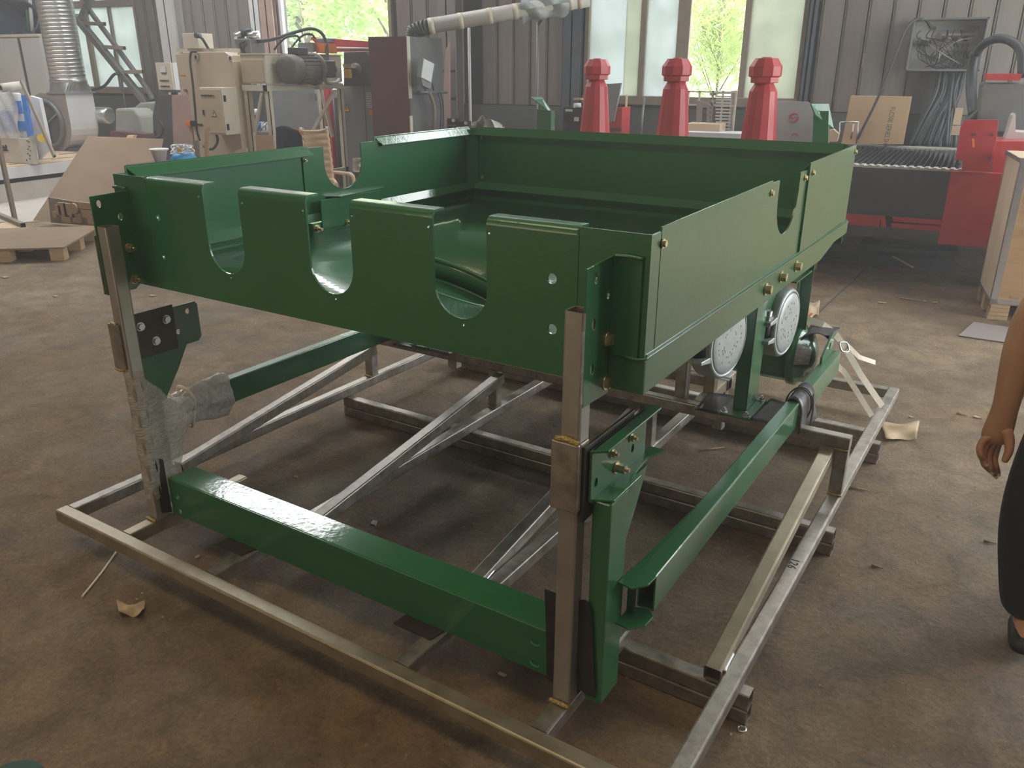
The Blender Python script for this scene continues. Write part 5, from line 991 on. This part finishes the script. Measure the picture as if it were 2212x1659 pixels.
for i in range(n):
    k = i/n*4; j = int(k); f = k-j; a, b = hx[j], hx[(j+1) % 4]; r1.append(V((mcx+W2*(a[0]+(b[0]-a[0])*f), mcy+wy*(a[1]+(b[1]-a[1])*f), zs)))
bl.part('transition', MB().ring([r1, r0], smooth=False), 'galv', label='square to round transition'); bl.part('flange', MB().box((X0_-.03, fb-.03, zs-.02), (X1_+.03, Y1_+.03, zs)), 'galv')
cz_ = (zs+.45)/2-.02; RR = (zs-.45)/2+.02; cxs = X1_-RR
scr = [(X1_, zs-.02), (X1_, cz_)]+[(cxs+RR*math.cos(t), cz_+RR*math.sin(t)) for t in [-PI*k/16 for k in range(1, 24)]]+[(X1_-W2*1.8, zs-.02)]
bl.part('scroll', MB().ring([[(a, fb, c) for a, c in scr], [(a, Y1_, c) for a, c in scr]], smooth=False), 'white', label='scroll painted white as window lit')  # window light is put into the scroll's white
bl.part('side_plate', MB().slab([(a, fb-.012, c) for a, c in scr], (0, .01, 0)), 'pilaster', label='inlet side plate painted brownish as shaded')  # shade of the front face is put into the plate's brownish colour
ci = V((cxs-.02, fb-.012, cz_)); bl.part('inlet_ring', MB().lathe([(RR*.80, 0), (RR*.80, .05), (RR*.70, .06), (RR*.66, .0)], ci, (0, -1, 0), 40, caps=(False, False)), 'bluegrey'); bl.part('inlet_mesh', MB().cyl(ci, ci+V((0, -.008, 0)), RR*.68, n=32), 'dkgrey')
for a in range(3): d_ = V((math.cos(a*2.1+.5), 0, math.sin(a*2.1+.5)))*RR*.68; bl.part('spoke', MB().cyl(ci+V((0, -.03, 0)), ci+d_+V((0, -.03, 0)), .012, n=6), 'grey')
bl.part('motor', MB().lathe([(.11, 0), (.125, .02), (.125, .28), (.10, .30)], (X1_-.12, Y1_+.10, RP(214, 250, Y1_).z), (1, 0, .0), 24), 'galv', label='short steel motor drum'); bl.part('base', cbox((cxs-RR*.8, fb, .452), (X1_, Y1_, .50)), 'dkgrey')
cbn = Thing('storage_cabinet', 'tall pale grey steel cabinet behind the spiral duct', 'cabinet', (-11.5, 8.2, 0))
lo, hi = bx(-30, 96, 74, 210, 7.95, .12, z0=.452, vm=140); cbn.part('case', cbox(lo, hi), 'whitegrey', bevel=.004)
for a, b in ((8, 48), (55, 97)): cbn.part('door', cbox((RP(a, 140, 7.94).x, 7.93, .5), (RP(b, 140, 7.94).x, 7.95, hi[2]-.06)), 'whitegrey', bevel=.003)
cbn.part('door_gap', cbox((RP(49, 140, 7.94).x, 7.94, .5), (RP(54, 140, 7.94).x, 7.952, hi[2]-.06)), 'dkgrey'); cbn.part('cornice', cbox((lo[0], 7.92, hi[2]-.04), (hi[0]+.01, 8.08, hi[2])), 'cream')
rnd = random.Random(8)
single('film_bundle', MB().sheet(lambda u, v: V((RP(-30+88*u, 40, 8.05).x, 8.05+.25*math.sin(PI*v)-.08*math.sin(7*u)*math.sin(5*v), hi[2]+.62*v*(1-.25*u*u)+.03*math.sin(11*u+4*v))), 20, 14), 'navy', 'dark blue film wrapped bundle on top of the pale cabinet', 'bundle', (-11.8, 8.1, hi[2]), solid=.02)
for u, m, lab in ((64, 'green', 'greenish rod standing beside the dark bundle'), (71, 'whitegrey', 'pale pipe standing beside the dark bundle')): single('rod', MB().cyl(RP(u, 75, 8.15), RP(u-12, -60, 8.3), .03, n=8), m, lab, 'rod', RP(u, 75, 8.15))
tr_ = Thing('lattice_brace', 'slanting steel lattice brace in front of the left window', 'brace', RP(345, 262, 8.1))
def bar(a, b, r, m='bluegrey', bb=8.15): tr_.part('chord' if r > .03 else 'rung', MB().tube(RP(*a, bb), RP(*b, bb), w_=r*2, up=(0, 1, 0)), m)
bar((163, 35), (352, 268), .048); bar((188, 15), (318, 192), .03, 'bluegrey', 8.2); bar((318, 192), (330, 215), .03)
for a, b in (((172, 50), (226, 52)), ((218, 101), (269, 104)), ((256, 156), (309, 155))): bar(a, b, .028, 'frame')
bar((176, 42), (203, -20), .045); bar((165, -40), (186, 0), .03)
tr_.part('cable', MB().path([RP(196, 195, 8.1), RP(225, 186, 8.0), RP(245, 162, 8.05), RP(258, 160, 8.1)], .022, 8), 'hose'); tr_.part('rope', MB().path([RP(262, 160, 8.0), RP(268, 210, 7.9), RP(284, 285, 7.6)], .014, 6), 'hose')
for pts, b, m, lab in ((((232, 292), (248, 234), (287, 235), (300, 250), (315, 295)), 7.2, 'tarp', 'grey green tarpaulin sheet draped left of the lattice foot'), (((285, 290), (283, 236), (300, 222), (345, 218), (350, 295)), 7.5, 'tarp', 'pale wrinkled tarpaulin behind the lattice foot')):
    p_ = [RP(u, v, b) for u, v in pts]; p_[0].z = 0; p_[-1].z = 0; single('tarpaulin', MB().slab(p_, (0, .35, 0)), m, lab, 'tarpaulin', RP(*pts[0], b), bevel=.03)
single('tarp_board', pslabf([(230, 297), (238, 283), (312, 290), (318, 300)], 6.9, .2), 'darkred', 'brown board in front of the tarpaulins', 'board', RP(270, 297, 6.9))
tk = Thing('dark_stand', 'dark frame with coiled cables below the control box', 'stand', RP(345, 340, 6.8)); tk.part('panel', pslabf([(325, 345), (330, 250), (338, 205), (368, 205), (366, 345)], 6.9, .1), 'dkgrey')
tk.part('cable', MB().path([RP(345, 262, 6.8), RP(352, 275, 6.8), RP(348, 292, 6.8), RP(338, 296, 6.8), RP(334, 280, 6.8)], .018, 8), 'hose')
# platform and wrapped goods
pf = Thing('low_platform', 'low white sided platform covered with cardboard at the left', 'platform', (-9.3, 6.5, 0))
pf.part('deck', cbox((-14.9, 3.6, .30), (-8.04, 8.3, .44)), 'white'); pf.part('shadow_gap', cbox((-14.8, 3.7, .24), (-8.10, 8.28, .30)), 'black'); pf.part('plinth', cbox((-14.8, 3.7, 0), (-8.06, 8.28, .24)), 'offwhite'); pf.part('cardboard_cover', cbox((-14.9, 3.6, .44), (-8.06, 8.29, .452)), 'cardpale')  # black band painted as shadow gap, plinth added below in floor paper colour
for i, (x, y, L_) in enumerate(((-8.4, 6.3, .35), (-8.5, 5.9, .5), (-8.9, 6.8, .4), (-8.3, 5.6, .3))): pf.part('tear', MB().slab([(x, y, .452), (x-.03, y+L_*.6, .452), (x+.02, y+L_, .452), (x+.03, y+.02, .452)], (0, 0, .006)), 'frame')
sp2 = Thing('spotted_block', 'white paint spotted block with black scrawl on the low platform', 'block', RP(35, 340, 5.6))
lo, hi = bx(-20, 66, 297, 340, 5.75, .08, z0=.452); sp2.part('block', cbox(lo, hi), 'offwhite', bevel=.01); rnd = random.Random(2)
for i in range(9): c = V((rnd.uniform(lo[0]+.7, hi[0]), 5.748, rnd.uniform(lo[2]+.03, hi[2]-.03))); sp2.part('spot', MB().cyl(c, c+V((0, -.004, 0)), .010, n=7), 'ink')
sp2.part('scrawl', MB().path([RP(u, v, 5.745) for u, v in ((3, 316), (8, 322), (6, 314), (11, 320), (12, 313), (14, 322), (4, 325), (17, 325))], .006, 5), 'ink')
wp = Thing('wrapped_package', 'film wrapped white package with blue bands on the spotted block', 'package', RP(30, 296, 5.8))
lo, hi = bx(-20, 45, 200, 296, 5.8, .07); wp.part('core', cbox(lo, hi), 'white', bevel=.02); 
for u0, u1, v0, v1 in ((30, 44, 218, 245), (6, 26, 240, 285), (40, 52, 262, 282), (-18, 2, 255, 285)): wp.part('blue_label', MB().box(RP(u0, v1, 5.79), RP(u1, v0, 5.79)+V((0, .01, 0))), 'blueplastic')
wp.part('film', MB().sheet(lambda u, v: V((lo[0]+(hi[0]-lo[0])*u, 5.75-.05*math.sin(PI*u)-.03*math.sin(19*u+7*v), lo[2]+(hi[2]-lo[2]+.03)*v)), 24, 16), 'film')
wp.part('paper_roll', MB().lathe([(.03, 0), (.055, 0), (.055, .3), (.03, .3)], RP(2, 190, 5.7), (.1, 1, .1), 20, caps=(False, False)), 'offwhite')
single('blue_tape_strip', pslab([(45, 206), (54, 205), (68, 293), (59, 295)], 5.76, .03), 'blueplastic', 'upright bright blue taped strip beside the wrapped package', 'strip', RP(62, 295, 5.76))
single('white_board', pslab([(64, 207), (84, 213), (106, 318), (84, 345), (66, 250)], 5.9, .05), 'white', 'white panel leaning between blue strip and blower', 'panel', RP(85, 328, 5.9))
single('slat', MB().tube(RP(46, 175, 5.75), RP(118, 338, 5.45), w_=.05, h=.03, up=(0, 1, 0)), 'frame', 'long brown slat leaning across the white panel', 'slat', RP(116, 327, 5.6))
single('yellow_cap', MB().cyl(RP(89, 298, 5.7), RP(91, 298, 5.80), .05, n=14), 'yellow', 'yellow plastic cap on the white panel', 'cap', RP(90, 303, 5.7))
ps = Thing('pole_stand', 'thin rusty pole stand on a square tube base at the left edge', 'stand', RZ(33, 478))
bz = RZ(33, 476); ps.part('pole', MB().tube(bz, V((bz.x, bz.y, 1.0)), w_=.045, up=(0, 1, 0)), 'frame'); ps.part('base_tube', MB().tube(RZ(-25, 455, .03), RZ(50, 487, .03), w_=.055), 'frame')
# cardboard sheets, white floor paper, pallets
single('floor_paper', MB().slab([(-9.0, 3.3, .002), (-6.5, 4.45, .002), (-6.1, 5.1, .002), (-7.4, 6.9, .002), (-10.5, 5.6, .002)], (0, 0, .004)), 'offwhite', 'wrinkled white paper sheet spread on the floor before the platform', 'paper', (-8, 5, 0))
cs = Thing('cardboard_sheet', 'large plain cardboard sheet leaning back from the pallets', 'cardboard', RZ(100, 480))
A1, A2 = RZ(70, 478), RZ(255, 482)
B1, B2 = RP(190, 295, A1.y+1.05), RP(352, 301, A1.y+1.35)
cs.part('sheet', MB().slab([A1, A2+V((.35, .1, 0)), B2, B1], (0, .012, .004)), 'carddark')
cs.part('prop_frame', MB().slab([A1+V((.3, .5, 0)), A1+V((.4, .5, 0)), B1.lerp(B2, .3)+V((0, .35, 0)), B1.lerp(B2, .22)+V((0, .35, 0))], (0, .06, 0)), 'wood')
sb2 = Thing('scrap_box', 'low brown box of cardboard offcuts before the leaning sheet', 'box', RZ(150, 480)); yb_ = A1.y-.05
sb2.part('box_front', MB().slab([RP(110, 481, yb_), RP(104, 426, yb_), RP(230, 448, yb_), RP(230, 490, yb_)], (0, .03, 0)), 'darkplate' if False else 'frame')
for u0, u1, v0, v1 in ((158, 172, 464, 480), (114, 120, 458, 470), (206, 224, 452, 462), (190, 214, 474, 484), (121, 129, 444, 464), (128, 140, 439, 464), (141, 156, 441, 468), (170, 205, 440, 450), (178, 210, 456, 470), (134, 150, 466, 480)): sb2.part('offcut', MB().box(RP(u0, v1, yb_-.03), RP(u1, v0, yb_-.03)+V((0, .03, 0))), 'card')
c = RP(162, 450, yb_-.02); sb2.part('offcut', MB().lathe([(.06, 0), (.06, .03)], c, (0, -1, 0), 14), 'card')
def pallet(o, ang, L_, W_, lab, name='pallet', top=None, h=.13, solid_top=False):
    t = Thing(name, lab, 'pallet', o); R_ = Matrix.Rotation(ang, 3, 'Z'); o = V(o)
    def hb(x0, y0, z0, x1, y1, z1): return MB().hexa([o+R_ @ V(p) for p in ((x0, y0, z0), (x1, y0, z0), (x1, y1, z0), (x0, y1, z0), (x0, y0, z1), (x1, y0, z1), (x1, y1, z1), (x0, y1, z1))])
    if solid_top: t.part('top_sheet', hb(-.02, -.02, h-.015, L_+.02, W_+.02, h), 'carddark')
    else:
        k = 6
        for i in range(k): t.part('deck_board', hb(i*L_/k+.01, 0, h-.018, (i+1)*L_/k-.03, W_, h), 'wood')
    for x in (0, L_/2-.06, L_-.12):
        for y in (0, W_/2-.06, W_-.12): t.part('block', hb(x, y, .0, x+.12, y+.12, h-.019), 'wood')
    return t
a0_, a1_ = RZ(140, 563), RZ(38, 566); ang = math.atan2((a0_-a1_).y, (a0_-a1_).x)
d_ = (a0_-a1_).normalized(); oo = a0_-d_*1.05
pallet((oo.x, oo.y, 0), ang, 1.05, 1.05, 'wooden pallet with plain ply top lying at the left edge', solid_top=True)
q_ = RZ(160, 540); pallet((q_.x+.18, q_.y+.45, 0), ang+.25, 1.1, .9, 'second wooden pallet lying behind the left post', h=.11)
single('floor_cardboard', MB().slab([RZ(-60, 500, .004), RZ(20, 478, .004), RZ(60, 492, .004), RZ(-10, 530, .004)], (0, 0, .004)), 'cardpale', 'flat cardboard sheet on the floor behind the ply pallet', 'cardboard', RZ(0, 500))
# wire coil with blue bag, white tub behind the hopper's left end
wc = Thing('wire_coil', 'tangled pale wire coil with light blue bag behind the hopper edge', 'wire', RP(395, 340, 4.6)); rnd = random.Random(4); cwc = RP(395, 330, 4.6)
for i in range(14): wc.part('wire_loop', MB().path([cwc+V((math.cos(t)*rnd.uniform(.07, .14)+rnd.uniform(-.03, .03), math.sin(t)*.08, .03+math.sin(t+i)*.045)) for t in [k*2*PI/7 for k in range(8)]], .003, 5, 3), 'galv')
wc.part('bag', MB().lathe([(.02, -.10), (.11, -.08), (.13, -.02), (.09, .03), (.02, .05)], cwc-V((0, 0, .03)), n=12), 'cyan', label='light blue bag'); wc.part('yellow_tag', MB().box(RP(383, 328, 4.5), RP(392, 322, 4.5)+V((0, .01, 0))), 'yellow')
wc.part('stand', MB().cyl(cwc-V((0, 0, .12)), V((cwc.x, cwc.y, 0)), .08, .12, n=10), 'card')
tb_ = RP(347, 350, 4.9); single('white_tub', MB().lathe([(.05, 0), (.085, .14), (.10, .145), (.10, .16), (.075, .15), (.04, .02)], V((tb_.x, tb_.y, tb_.z-.02)), n=20), 'white', 'small white tub beside the wire coil', 'tub', tb_)
single('tub_table', cbox((tb_.x-.3, tb_.y-.2, 0), (tb_.x+.2, tb_.y+.3, tb_.z-.02)), 'darkred', 'dark brown box under the small white tub', 'box', (tb_.x, tb_.y, 0), bevel=.005)
# ---------------------------------------------------------------- floor litter
def litter(name, pts, m, lab, cat, z=.003, t=.002, curl=0):
    P = [RZ(u, v, z+(curl if i % 2 else 0)) for i, (u, v) in enumerate(pts)]
    return single(name, MB().slab(P, (0, 0, t)), m, lab, cat, P[0])
def paperpiece(u0, u1, v0, v1, lab, seed, m='paper'):
    c = RZ((u0+u1)/2, (v0+v1)/2); a, b, e = RZ(u0, (v0+v1)/2), RZ(u1, (v0+v1)/2), RZ((u0+u1)/2, v0)
    X_, Y_ = (b-a), (e-c)*2; rnd = random.Random(seed); ph = rnd.uniform(0, 6)
    def f(u, v):
        k = .85+.18*math.sin(7*u+ph)+.1*math.sin(13*v); return c+X_*(u-.5)*(.8+.25*v)+Y_*(v-.5)*k+V((0, 0, .012+.012*math.sin(6*u+ph)*math.sin(5*v+ph)+.008*abs(u-.5)**2*4))
    return single('paper_scrap', MB().sheet(f, 12, 9), m, lab, 'paper', (c.x, c.y, 0), solid=.0015)
paperpiece(1904, 1984, 917, 957, 'crumpled tan paper on the floor right of the skid rail', 1)
ps2 = paperpiece(1737, 1770, 654, 690, 'tan paper with red print beyond the pipe end', 2, 'cardpale')
single('print_mark', MB().slab([RZ(1742, 684, .035), RZ(1752, 676, .035), RZ(1756, 678, .035), RZ(1745, 687, .035)], (0, 0, .001)), 'redink', 'small red printed mark on the tan paper', 'print', RZ(1748, 682, .03))
paperpiece(255, 314, 1309, 1337, 'curled pale leaf scrap on the floor at lower left', 3)
litter('floor_sheet', ((2070, 726), (2103, 697), (2230, 716), (2220, 748)), 'pilaster', 'thin grey sheet lying on the floor near the crate', 'sheet', t=.006)
single('cord_strip', MB().path([RZ(250, 1193, .004), RZ(228, 1225, .004), RZ(205, 1255, .005), RZ(178, 1288, .004)], .004, 6), 'strap', 'thin cream strap end lying under the left corner of skid', 'strap', RZ(215, 1240))
single('washer', MB().lathe([(.008, 0), (.014, 0), (.014, .003), (.008, .003), (.008, 0)], RZ(1602, 1575, .001), n=20, caps=(False, False)), 'galv', 'small steel washer on the floor right of the skid', 'washer', RZ(1602, 1575))
litter('metal_scrap', ((800, 1132), (806, 1124), (816, 1126), (812, 1138), (808, 1134)), 'grey', 'small bent metal scrap on the floor inside the skid', 'scrap')
litter('metal_scrap', ((422, 1204), (430, 1200), (432, 1203), (424, 1208)), 'galv', 'tiny bright metal chip beside the front rail', 'scrap', t=.004)
litter('metal_scrap', ((1262, 1131), (1270, 1123), (1278, 1122), (1268, 1130)), 'grey', 'curved metal sliver between right post and green leg', 'scrap', t=.004)
for i, (a, b, lab) in enumerate((((1510, 973), (1565, 966), 'brown wood splinter inside the skid right part'), ((1882, 1221), (1908, 1227), 'dark twig on the floor right of the rail'), ((1945, 643), (1990, 650), 'pale wood splinter on the open floor'), ((2067, 892), (2090, 898), 'short brown chip on the open floor'), ((1836, 1052), (1874, 1059), 'thin wood splinter beside the right rail'), ((2125, 1168), (2152, 1174), 'dark twig near the person foot'))):
    single('wood_splinter', MB().cyl(RZ(*a, .006), RZ(*b, .006), .006, .002, n=5), 'wood' if i not in (1, 5) else 'frame', lab, 'splinter', RZ(*a))
rnd = random.Random(77); nn_ = 0
spots = [(12, 600), (120, 641), (1998, 652), (2110, 903), (1968, 903), (860, 622), (640, 1032), (1085, 1460), (1905, 655), (2020, 655), (560, 1065), (330, 640)]
chl = ['at the left photo edge below the pallet', 'below the ply pallet near the left post', 'right of the long pale splinter', 'beside the hand of the person', 'left of the chip beside the person hand', 'under the left front hopper edge', 'behind the green front beam left part', 'under the front beam near right post', 'before the black cutting table front', 'between splinter and cutting table', 'behind the green beam beside the brace', 'just left of the upper left post']
for si, (u, v) in enumerate(spots):
    c = RZ(u, v); s_ = rnd.uniform(.012, .03); a = rnd.uniform(0, 3); k = s_*(1.6 if v < 700 else 1)
    P = [c+V((k*math.cos(a+t), k*.6*math.sin(a+t), .004)) for t in (0, 1.3, 2.9, 4.2)]
    single('floor_chip', MB().slab(P, (0, 0, .004)), 'paper', 'small pale chip '+chl[si], 'debris', c, group='pale chips on the floor')
dm = MB(); 
for i in range(900):
    x, y = rnd.uniform(-5, 5), rnd.uniform(-1.0, 6.5); s_ = rnd.uniform(.002, .007); a = rnd.uniform(0, 6)
    c = V((x, y, .0005)); dm.add([c+V((s_*math.cos(a+t), s_*math.sin(a+t), 0)) for t in (0, 2.1, 4.2)]+[c+V((0, 0, s_*.8))], [(0, 1, 3), (1, 2, 3), (2, 0, 3)])
single('floor_grit', dm, 'paper', 'fine grit and crumbs scattered over the shed floor', 'grit', (0, 2, 0), kind='stuff')
cr_ = MB(); P = [RZ(1765, 680, .0), RZ(1790, 655, .0), RZ(1815, 632, .0), RZ(1842, 608, .0), RZ(1868, 582, .0), RZ(1890, 562, .0)]
for i in range(len(P)-1):
    w_ = V((.006, 0, .001)); cr_.add([P[i]-w_+V((0, 0, .002)), P[i]+w_, P[i+1]+w_, P[i+1]-w_+V((0, 0, .002))], [(0, 1, 2, 3)])
me = cr_.mesh('floor_crack', (0, 0, 0)); me.materials.append(M['dkgrey']); fo = bpy.data.objects.new('floor_crack', me); C.objects.link(fo); fo.parent = bpy.data.objects['floor']; fo['label'] = 'dark crack line'
# green part just inside the lower left corner of the view
gp = RZ(-40, 1760, .55)
t = Thing('green_part', 'rounded dark green painted part at the lower left corner', 'machine part', (gp.x, gp.y, 0))
cg = CAM+ray(15, 1700)*1.05
t.part('pipe_end', MB().lathe([(.02, -.30), (.045, -.29), (.05, -.02), (.044, .0), (.001, .004)], cg, (0, 0, 1), 24), 'darkgreen'); t.part('stand', MB().cyl((cg.x, cg.y, 0), (cg.x, cg.y, cg.z-.29), .02), 'green')
# ---------------------------------------------------------------- the person at the right edge
def skin_body(name, verts, edges, radii, m, parent, base, root=0, sub=2, label=None):
    me = bpy.data.meshes.new(name); me.from_pydata([V(v)-V(base) for v in verts], edges, []); o = bpy.data.objects.new(name, me); C.objects.link(o); o.parent = parent
    sm = o.modifiers.new('s', 'SKIN'); sm.use_smooth_shade = True
    for i, d in enumerate(me.skin_vertices[0].data): r = radii[i]; d.radius = r if isinstance(r, tuple) else (r, r); d.use_root = (i == root)
    ss = o.modifiers.new('ss', 'SUBSURF'); ss.levels = sub; ss.render_levels = sub
    dg = bpy.context.evaluated_depsgraph_get(); dg.update(); nm = bpy.data.meshes.new_from_object(o.evaluated_get(dg)); o.modifiers.clear(); o.data = nm; nm.name = name
    nm.materials.clear(); nm.materials.append(M[m]); nm.polygons.foreach_set('use_smooth', [True]*len(nm.polygons))
    if label: o['label'] = label
    return o
F0 = RZ(2196, 1392); base = V((F0.x+.09, F0.y+.05, 0))
pn = Thing('person', 'person in black trousers walking in from the right edge with bare forearm', 'person', base)
hx_, hy_ = F0.x, F0.y
ank = V((hx_+.012, hy_+.06, .085)); kn = V((hx_-.030, hy_+.01, .45)); hip = V((hx_+.035, hy_+.08, .88)); pel = V((hx_+.125, hy_+.09, .93))
hip2 = V((hx_+.215, hy_+.10, .88)); kn2 = V((hx_+.23, hy_+.14, .47)); ank2 = V((hx_+.235, hy_+.30, .10))
sp1 = V((hx_+.13, hy_+.10, 1.12)); chst = V((hx_+.135, hy_+.12, 1.30)); nk = V((hx_+.135, hy_+.11, 1.43)); hd = V((hx_+.135, hy_+.09, 1.50)); hd2 = V((hx_+.135, hy_+.075, 1.57)); hd3 = V((hx_+.135, hy_+.09, 1.62))
sh = V((hx_-.045, hy_+.12, 1.355)); el = RP(2222, 690, .99); wr = RP(2171, 884, .95); mid = el.lerp(wr, .4)
sh2 = V((hx_+.315, hy_+.12, 1.355)); el2 = V((hx_+.38, hy_+.16, 1.06)); wr2 = V((hx_+.37, hy_+.05, .82)); hn2 = V((hx_+.36, hy_+.03, .74))
hA, hB = RP(2158, 925, .945), RP(2143, 962, .94)
toe = V((hx_-.0, hy_-.08, .04)); toe2 = V((hx_+.24, hy_+.17, .04))
vs = [pel, hip, kn, ank, toe, hip2, kn2, ank2, toe2, sp1, chst, nk, hd, hd2, hd3, sh, el, mid, wr, hA, hB, sh2, el2, wr2, hn2]
ed = [(0, 1), (1, 2), (2, 3), (3, 4), (0, 5), (5, 6), (6, 7), (7, 8), (0, 9), (9, 10), (10, 11), (11, 12), (12, 13), (13, 14), (10, 15), (15, 16), (16, 17), (17, 18), (18, 19), (19, 20), (10, 21), (21, 22), (22, 23), (23, 24)]
ra = [(.14, .10), .085, .055, .037, (.032, .03), .085, .055, .037, .032, (.12, .09), (.14, .10), .052, .066, .080, .055, .060, .046, .050, (.031, .036), (.027, .046), (.024, .046), .058, .038, .026, .03]
skin_body('body', vs, ed, ra, 'skin', pn.o, base)
# hand: palm from wrist to knuckles, four curled fingers and the thumb on the inner side
ks = [RP(u, v, .925+.012*i) for i, (u, v) in enumerate(((2124, 950), (2126, 963), (2137, 971), (2150, 976)))]
fing = [[(2116, 968), (2118, 985), (2132, 1002)], [(2122, 985), (2126, 1004), (2142, 1020)], [(2133, 990), (2139, 1012), (2152, 1029)], [(2147, 992), (2152, 1010), (2158, 1024)]]
for i in range(4):
    pts = [RP(2150+4*i, 938, .935+.01*i), ks[i]]+[RP(u, v, .925+.012*i-.006*(j+1)+(.02*j if j == 2 else 0)) for j, (u, v) in enumerate(fing[i])]
    skin_body('finger', pts, [(0, 1), (1, 2), (2, 3), (3, 4)], [.012, .0125, .0112, .010, .0078], 'skin', pn.o, base)
pts = [RP(2172, 925, .93), RP(2181, 950, .92), RP(2180, 976, .91), RP(2168, 1000, .905)]
skin_body('thumb', pts, [(0, 1), (1, 2), (2, 3)], [.019, .0155, .013, .0095], 'skin', pn.o, base)
for i in range(4): p = RP(*fing[i][2], .92+.012*i); pn.part('fingernail', MB().lathe([(.001, 0), (.0045, .0008), (.005, .0015)], p+V((0, -.006, -.001)), (0, -1, 0), 8), 'cardpale')
# other hand
for i in range(4): skin_body('finger', [hn2+V((-.02+.013*i, -.01, .01)), hn2+V((-.02+.013*i, -.015, -.035)), hn2+V((-.02+.013*i, -.005, -.065)), hn2+V((-.02+.013*i, .012, -.08))], [(0, 1), (1, 2), (2, 3)], [.010, .009, .008, .006], 'skin', pn.o, base)
skin_body('thumb', [hn2+V((-.025, -.01, .03)), hn2+V((-.045, -.02, .0)), hn2+V((-.042, -.02, -.03))], [(0, 1), (1, 2)], [.012, .010, .008], 'skin', pn.o, base)
tv = [pel+V((0, 0, .06)), pel, hip, hip.lerp(kn, .5)+V((-.016, -.02, 0)), kn+V((-.012, -.02, 0)), kn.lerp(ank, .5)+V((-.005, .0, 0)), ank+V((0, 0, -.01)), hip2, hip2.lerp(kn2, .5), kn2, kn2.lerp(ank2, .5), ank2+V((0, 0, .05))]
skin_body('trousers', tv, [(0, 1), (1, 2), (2, 3), (3, 4), (4, 5), (5, 6), (1, 7), (7, 8), (8, 9), (9, 10), (10, 11)], [(.155, .115), (.155, .12), .105, .118, .106, .094, .074, .105, .09, .078, .072, .058], 'trousers', pn.o, base, root=1)
skin_body('shirt', [pel+V((0, 0, .0)), sp1, chst, nk+V((0, 0, -.045)), sh, sh.lerp(el, .55), sh2, sh2.lerp(el2, .55)], [(0, 1), (1, 2), (2, 3), (2, 4), (4, 5), (2, 6), (6, 7)], [(.165, .13), (.15, .12), (.165, .125), .07, .078, .066, .078, .066], 'shirt', pn.o, base, root=1, label='dark short sleeved shirt')
for a, tt in ((ank, toe), (ank2, toe2)): skin_body('shoe', [a+V((0, .03, -.045)), a+V((0, -.02, -.04)), tt+V((0, .04, .01)), tt+V((0, -.02, 0))], [(0, 1), (1, 2), (2, 3)], [(.042, .042), (.045, .048), (.042, .036), (.036, .026)], 'shoe', pn.o, base)
skin_body('hair', [hd+V((0, .05, .02)), hd2+V((0, .035, .03)), hd3+V((0, .012, .035)), hd3+V((0, -.035, .015))], [(0, 1), (1, 2), (2, 3)], [.05, .075, .07, .045], 'hair', pn.o, base)
for s_ in (-1, 1):
    e = hd2+V((.03*s_, -.083, .0)); pn.part('eye', MB().lathe([(.001, -.012), (.010, -.006), (.0125, 0), (.010, .006), (.001, .012)], e, (0, 1, 0), 12), 'white'); pn.part('iris', MB().cyl(e+V((0, -.011, 0)), e+V((0, -.0135, 0)), .005, n=10), 'hair')
    pn.part('ear', MB().lathe([(.006, -.03), (.018, -.02), (.02, .01), (.008, .03)], hd2+V((.083*s_, .01, -.01)), (0, .1, 1), 10), 'skin'); pn.part('eyebrow', MB().path([e+V((-.016, -.004, .02)), e+V((0, -.008, .025)), e+V((.016, -.004, .02))], .004, 6), 'hair')
pn.part('nose', MB().path([hd2+V((0, -.080, .005)), hd2+V((0, -.098, -.025)), hd2+V((0, -.092, -.035))], .010, 8), 'skin'); pn.part('mouth', MB().path([hd2+V((-.022, -.076, -.058)), hd2+V((0, -.084, -.058)), hd2+V((.022, -.076, -.058))], .005, 6), 'redink')

# ---------------------------------------------------------------- haze volume added for lens glare and dusty shed air
hz = MB().box((-24, YF-.05, -.2), (XR+.05, 27, ZT+.05)); me = hz.mesh('glare_haze', (0, 0, 0)); ho = bpy.data.objects.new('glare_haze', me); C.objects.link(ho); ho['kind'] = 'stuff'
tag(ho, 'thin haze added for lens glare and dust in the backlit shed air', 'haze')
hm = bpy.data.materials.new('haze'); hm.use_nodes = True; hn = hm.node_tree.nodes; hn.remove(hn['Principled BSDF'])
vs_ = hn.new('ShaderNodeVolumeScatter'); vs_.inputs['Density'].default_value = .018; vs_.inputs['Anisotropy'].default_value = .3; hm.node_tree.links.new(vs_.outputs[0], hn['Material Output'].inputs['Volume']); me.materials.append(hm)
